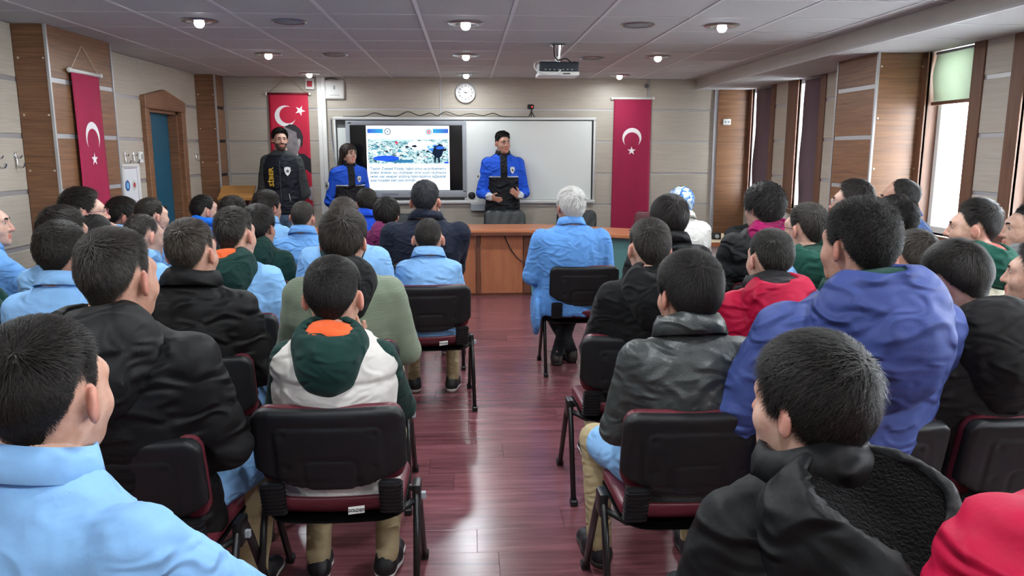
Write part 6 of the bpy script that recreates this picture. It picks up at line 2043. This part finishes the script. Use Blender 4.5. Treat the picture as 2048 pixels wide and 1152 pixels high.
# ---- the three officers
M_badge = mat('badge_silver', (206, 208, 206), 0.35, metal=0.3); M_badge2 = mat('badge_dark', (70, 74, 84), 0.4); M_gold = mat('vest_yellow', (232, 190, 70), 0.6)
def badge(parent, loc, rz, sc=1.0, tilt=0.0):
    pts = [(-0.028, 0.036), (0, 0.042), (0.028, 0.036), (0.03, 0.005), (0.018, -0.025), (0, -0.042), (-0.018, -0.025), (-0.03, 0.005)]
    Mx = Matrix.Translation(loc) @ Matrix.Rotation(rz, 4, 'Z') @ Matrix.Rotation(tilt, 4, 'X') @ Matrix.Scale(sc, 4)
    me = prism_mesh('badge', pts, 1, -0.004, 0.004); me.transform(Mx)
    b = link('badge', me, parent, M_badge)
    me = prism_mesh('badge_emblem', star_pts(0, 0.002, 0.019, 0, 0.55, 5), 1, -0.0055, -0.0035); me.transform(Mx)
    link('badge_emblem', me, b, M_badge2)
# officer with the vest
A = person('bearded officer in a dark vest lettered in yellow beside the portrait banner', px=560, ytop=255, Y=9.30, stand=True, rz=180 + 4, hy=180 + 24, hs=1.04, style='thick', hair=(26, 22, 21), hairhi=(96, 88, 84), beard=0.85, face=True,
           top='jacket', col=(66, 70, 72), tkind='cotton', collar=None, arms='back', legs='jeans', skin=2, build=0.95, lean=0.0, hf=0.03, vest=dict(col=(30, 34, 44), kind='nylon', grow=0.034, quilt=3.0))
def front_of(Pz, x, h, out=0.0):
    """point on the chest of a standing person (local frame), facing local +y"""
    zz, s = Pz['zz'], Pz['s']
    rx = np.interp(h, H_, RX) * s + out; ry = np.interp(h, H_, RY) * s + out
    return V3(x, float(Pz['cy'](h)) + ry * math.sqrt(max(0.0, 1 - (x / rx) ** 2)), zz(h))
vest_o = [o for o in A['root'].children if o.name.startswith('quilted_vest')][0]; vest_o.name = 'vest'
p = front_of(A, 0.095, 0.38, 0.044)
me = text_geo('SİBER', 0.085, 'CENTER', 0.0022, 0.002)
me.transform(Matrix.Translation(p + V3(0.004, 0.006, 0)) @ Matrix.Rotation(R(-30), 4, 'Z') @ Matrix(((0, 1, 0, 0), (0, 0, 1, 0), (1, 0, 0, 0), (0, 0, 0, 1)))); me.materials.clear()
link('vest_lettering', me, vest_o, M_gold)
badge(vest_o, front_of(A, -0.085, 0.44, 0.052), R(180 + 25), 1.25)
tube('zip', [front_of(A, 0, h, 0.047) for h in (0.55, 0.5, 0.4, 0.3, 0.2, 0.1)], 0.004, M_badge2, vest_o, 6)
for sx in (-0.09, 0.09):
    tube('pocket_zip', [front_of(A, sx, 0.2, 0.046), front_of(A, sx * 1.15, 0.12, 0.046)], 0.004, M_badge, vest_o, 6)
# policewoman
B = person('policewoman in a blue and black uniform jacket beside the display', px=697, ytop=286, Y=9.30, stand=True, rz=180 + 24, hy=180 + 46, hs=0.99, style='long', hair=(40, 33, 30), hairhi=(112, 98, 88), face=True,
           top='uniform', col=(30, 84, 206), tkind='nylon', collar='open', collar_col=(28, 30, 36), arms='back', legs='dark', skin=2, build=0.95, lean=0.0, hf=0.03)
# long hair falling over the shoulders and back
hc, Rm = B['hc'], B['Rm']
r_ = np.random.default_rng(77)
VV, QQ, SS = [], [], []
for i in range(900):
    a = r_.uniform(-100, 100) + 180
    az = R(a)
    q0 = V3(0.078 * math.sin(az), -0.015 + 0.09 * math.cos(az), r_.uniform(-0.02, 0.07))
    L = r_.uniform(0.24, 0.36)
    pts = []
    for k in range(6):
        t = k / 5
        pts.append(q0 + V3(0.02 * math.sin(az) * t + 0.012 * math.sin(t * 5 + a), -0.03 * t * abs(math.cos(az)) - 0.02 * t, -L * t))
    sd = V3(math.cos(az), -math.sin(az), 0)
    w = 0.0045
    nb_ = sum(len(x) for x in VV)
    vv = []
    for k, p_ in enumerate(pts):
        ww = w * (1 - 0.7 * k / 5)
        vv += [p_ - sd * ww, p_ + sd * ww]
    VV.append(np.array(vv)); QQ.append(np.array([[nb_ + 2 * k, nb_ + 2 * k + 1, nb_ + 2 * k + 3, nb_ + 2 * k + 2] for k in range(5)])); SS.append(np.full(12, r_.random() ** 1.6))
me = np_mesh('hair_length', hc + np.concatenate(VV) @ rotm(-16, 0, 0).T if False else hc + np.concatenate(VV) @ Rm.T, np.concatenate(QQ)); set_attr(me, 'shade', np.concatenate(SS))
o = link('hair', me, B['root'], MATS['hair_40_112']); o['kind'] = 'stuff'
badge(B['top'], B['SH'][1] + (B['EL'][1] - B['SH'][1]) * 0.45 + V3(0.072, 0.012, 0), R(90 + 20), 1.2)
badge(B['top'], front_of(B, -0.09, 0.47, 0.032), R(180 + 25), 0.9)
box('radio', (-0.028, -0.02, -0.06), (0.028, 0.02, 0.06), M_black, B['root'], 0.008).location = tuple(front_of(B, 0.13, 0.08, 0.05))
# speaking policeman
Cc = person('policeman in a blue and black uniform jacket speaking with open hands', px=1006, ytop=262, Y=9.46, stand=True, rz=180 + 4, hy=180 + 22, hp=0, hs=1.04, style='quiff', hair=(18, 16, 16), hairhi=(84, 80, 78), face=True,
            top='uniform', col=(30, 88, 214), tkind='nylon', collar='open', collar_col=(26, 28, 34), arms='talk', legs='dark', skin=1, build=1.02, shw=1.04, lean=0.0, hf=0.03)
badge(Cc['top'], Cc['SH'][1] + (Cc['EL'][1] - Cc['SH'][1]) * 0.45 + V3(0.078, 0.012, 0), R(90 + 30), 1.25)
badge(Cc['top'], front_of(Cc, -0.10, 0.47, 0.034), R(180 + 25), 1.0)
box('belt_holster', (-0.03, -0.03, -0.09), (0.03, 0.03, 0.09), M_black, Cc['root'], 0.01).location = (0.19, -0.02, Cc['zz'](-0.02))

# ------------------------------------------------------------------ furniture and small things behind and on the desk
M_leather = mat('office_leather', (34, 40, 42), 0.38, bump=0.12, bscale=60); M_leather_m = mat('office_leather_maroon', (96, 44, 50), 0.4, bump=0.1, bscale=60)
def office_chair(loc, rz, label, m_, w_=0.25, top=0.98):
    t = thing('office_chair', label, 'chair', loc, rz, 'padded chairs behind the desk')
    F_ = Field((-0.33, -0.09, -0.03), (0.33, 0.09, 0.52), 0.013)
    F_.add(rbox((0, 0, 0.24), (w_, 0.045, 0.23), 0.04, -0.25))
    X, Yv, Z = F_.co()
    F_.f = np.maximum(F_.f, rrect(X, Z, 0, 0.24, w_, 0.23, 0.07).astype(f4))
    F_.disp(lambda X, Yv, Z: 0.003 * np.sin(X * 55 + 2 * np.sin(Z * 9)) * (Z > 0.3))
    v, q = F_.net(); me = np_mesh('backrest', v, q); me.transform(Matrix.Translation((0, 0.21, top - 0.49)) @ Matrix.Rotation(R(-8), 4, 'X'))
    link('backrest', me, t, m_)
    F_ = Field((-0.3, -0.3, 0.38), (0.3, 0.3, 0.56), 0.016); F_.add(rbox((0, 0, 0.47), (0.25, 0.24, 0.05), 0.045)); v, q = F_.net()
    link('seat', np_mesh('seat', v, q), t, m_)
    lathe('gas_column', [(0.03, 0.08), (0.03, 0.42)], M_black, t, 14)
    for k in range(5):
        a = 2 * math.pi * k / 5 + 0.3
        lg = tube('base_arm', [(0, 0, 0.10), (0.26 * math.cos(a), 0.26 * math.sin(a), 0.06)], [0.024, 0.016], M_black, t, 8)
        lathe('castor', [(0, -0.012), (0.026, -0.012), (0.028, 0), (0.026, 0.012), (0, 0.012)], M_black, lg, 12, (0.26 * math.cos(a), 0.26 * math.sin(a), 0.028), 'x')
    for sx in (-1, 1):
        tube('arm_rest', smooth_path([(sx * 0.26, 0.16, 0.46), (sx * 0.3, 0.1, 0.6), (sx * 0.3, -0.05, 0.66), (sx * 0.29, -0.14, 0.64)], 5), 0.016, M_black, t, 8)
office_chair((0.44, 8.93, 0), 0, 'black leather office chair in front of the speaking policeman', M_leather, 0.25, 0.93)
office_chair((1.28, 8.95, 0), R(-6), 'black leather office chair half hidden by the white haired man', M_leather, 0.24, 0.93)
office_chair((-0.70, 8.93, 0), R(5), 'dark office chair beside the navy jacket below the display', M_leather, 0.24, 0.90)
office_chair((2.02, 8.62, 0), R(-32), 'maroon leather chair in front of the right flag', M_leather_m, 0.23, 0.93)
# lectern
t = thing('lectern', 'slanted light wood lectern in the left corner behind the pupils', 'lectern', (-2.68, 9.2, 0), R(8))
M_lect = mat('lectern_wood', (186, 136, 74), 0.45, kind='wood', rgb2=(160, 112, 58), scale=(3, 30, 30))
bm = bmesh.new(); bm_box(bm, (-0.19, -0.20, -0.012), (0.19, 0.20, 0.012), 0.003, 1, Matrix.Translation((0, 0, 1.12)) @ Matrix.Rotation(R(20), 4, 'X'))
link('reading_board', bm_mesh('reading_board', bm), t, M_lect)
bm = bmesh.new(); bm_box(bm, (-0.19, -0.21, 0.0), (0.19, -0.19, 0.035), 0.003, 1, Matrix.Translation((0, 0, 1.12)) @ Matrix.Rotation(R(20), 4, 'X'))
link('ledge', bm_mesh('ledge', bm), t, M_lect)
for sx in (-0.165, 0.145):
    box('side_panel', (sx, -0.14, 0.0), (sx + 0.02, 0.14, 1.08), M_deskdark, t, 0.002)
box('front_panel', (-0.145, 0.1, 0.05), (0.145, 0.12, 1.08), M_deskdark, t, 0.002)
box('shelf', (-0.145, -0.13, 0.7), (0.145, 0.1, 0.715), M_deskdark, t)
# microphone, eyeglasses
t = thing('microphone', 'black gooseneck desk microphone beside the maroon chair', 'microphone', (2.12, 8.25, 0.755))
lathe('base', [(0.05, 0), (0.05, 0.012), (0.035, 0.022), (0.008, 0.026)], M_black, t, 20)
tube('gooseneck', smooth_path([(0, 0, 0.02), (0.01, 0.0, 0.12), (0.0, 0.0, 0.2), (-0.02, -0.01, 0.26)], 6), 0.006, M_black, t, 8)
lathe('windscreen', [(0, -0.03), (0.018, -0.024), (0.025, 0), (0.019, 0.022), (0, 0.03)], mat('foam', (20, 20, 22), 0.95, bump=0.4, bscale=400), t, 16, (-0.022, -0.012, 0.285))
t = thing('eyeglasses', 'dark folded eyeglasses lying on the right end of the desk', 'eyeglasses', (1.78, 8.08, 0.757), R(20))
for sx in (-0.033, 0.033):
    tube('rim', [(sx + 0.024 * math.cos(a), 0, 0.022 + 0.018 * math.sin(a)) for a in np.linspace(0, 2 * math.pi, 14, endpoint=False)], 0.003, M_black, t, 6, True)
    tube('temple', [(sx * 1.7, 0, 0.03), (sx * 1.6, 0.05, 0.012), (-sx * 0.8, 0.055, 0.006)], 0.003, M_black, t, 6)
tube('bridge', [(-0.01, 0, 0.024), (0.01, 0, 0.024)], 0.0028, M_black, t, 6)
# phone held up on the side table, bundled coat
t = thing('camera_box', 'small black camera lying on the pale side table', 'camera', (2.48, 7.55, 0.735))
box('body', (-0.045, -0.03, 0), (0.045, 0.03, 0.065), M_black, t, 0.008, 2, True)
lathe('lens', [(0.02, -0.03), (0.02, -0.045), (0.014, -0.047), (0, -0.042)], M_grey, t, 18, (0.0, 0, 0.033), 'y')
F_ = Field((-0.36, -0.28, -0.02), (0.36, 0.28, 0.30), 0.014)
F_.add(el((0, 0, 0.06), (0.26, 0.17, 0.09))).add(el((0.1, 0.02, 0.11), (0.15, 0.12, 0.09)), 0.05).add(el((-0.16, -0.03, 0.05), (0.14, 0.12, 0.07)), 0.05)
F_.disp(folds(31, 0.012, 18, 1.0)); F_.cut((0, 0, 0.0), (0, 0, -1))
v, q = F_.net()
tag(link('bundled_coat', np_mesh('bundled_coat', v, q), None, cloth((26, 27, 30), 'nylon'), (2.86, 7.55, 0.735)), 'black coat heaped on the pale side table', 'coat')
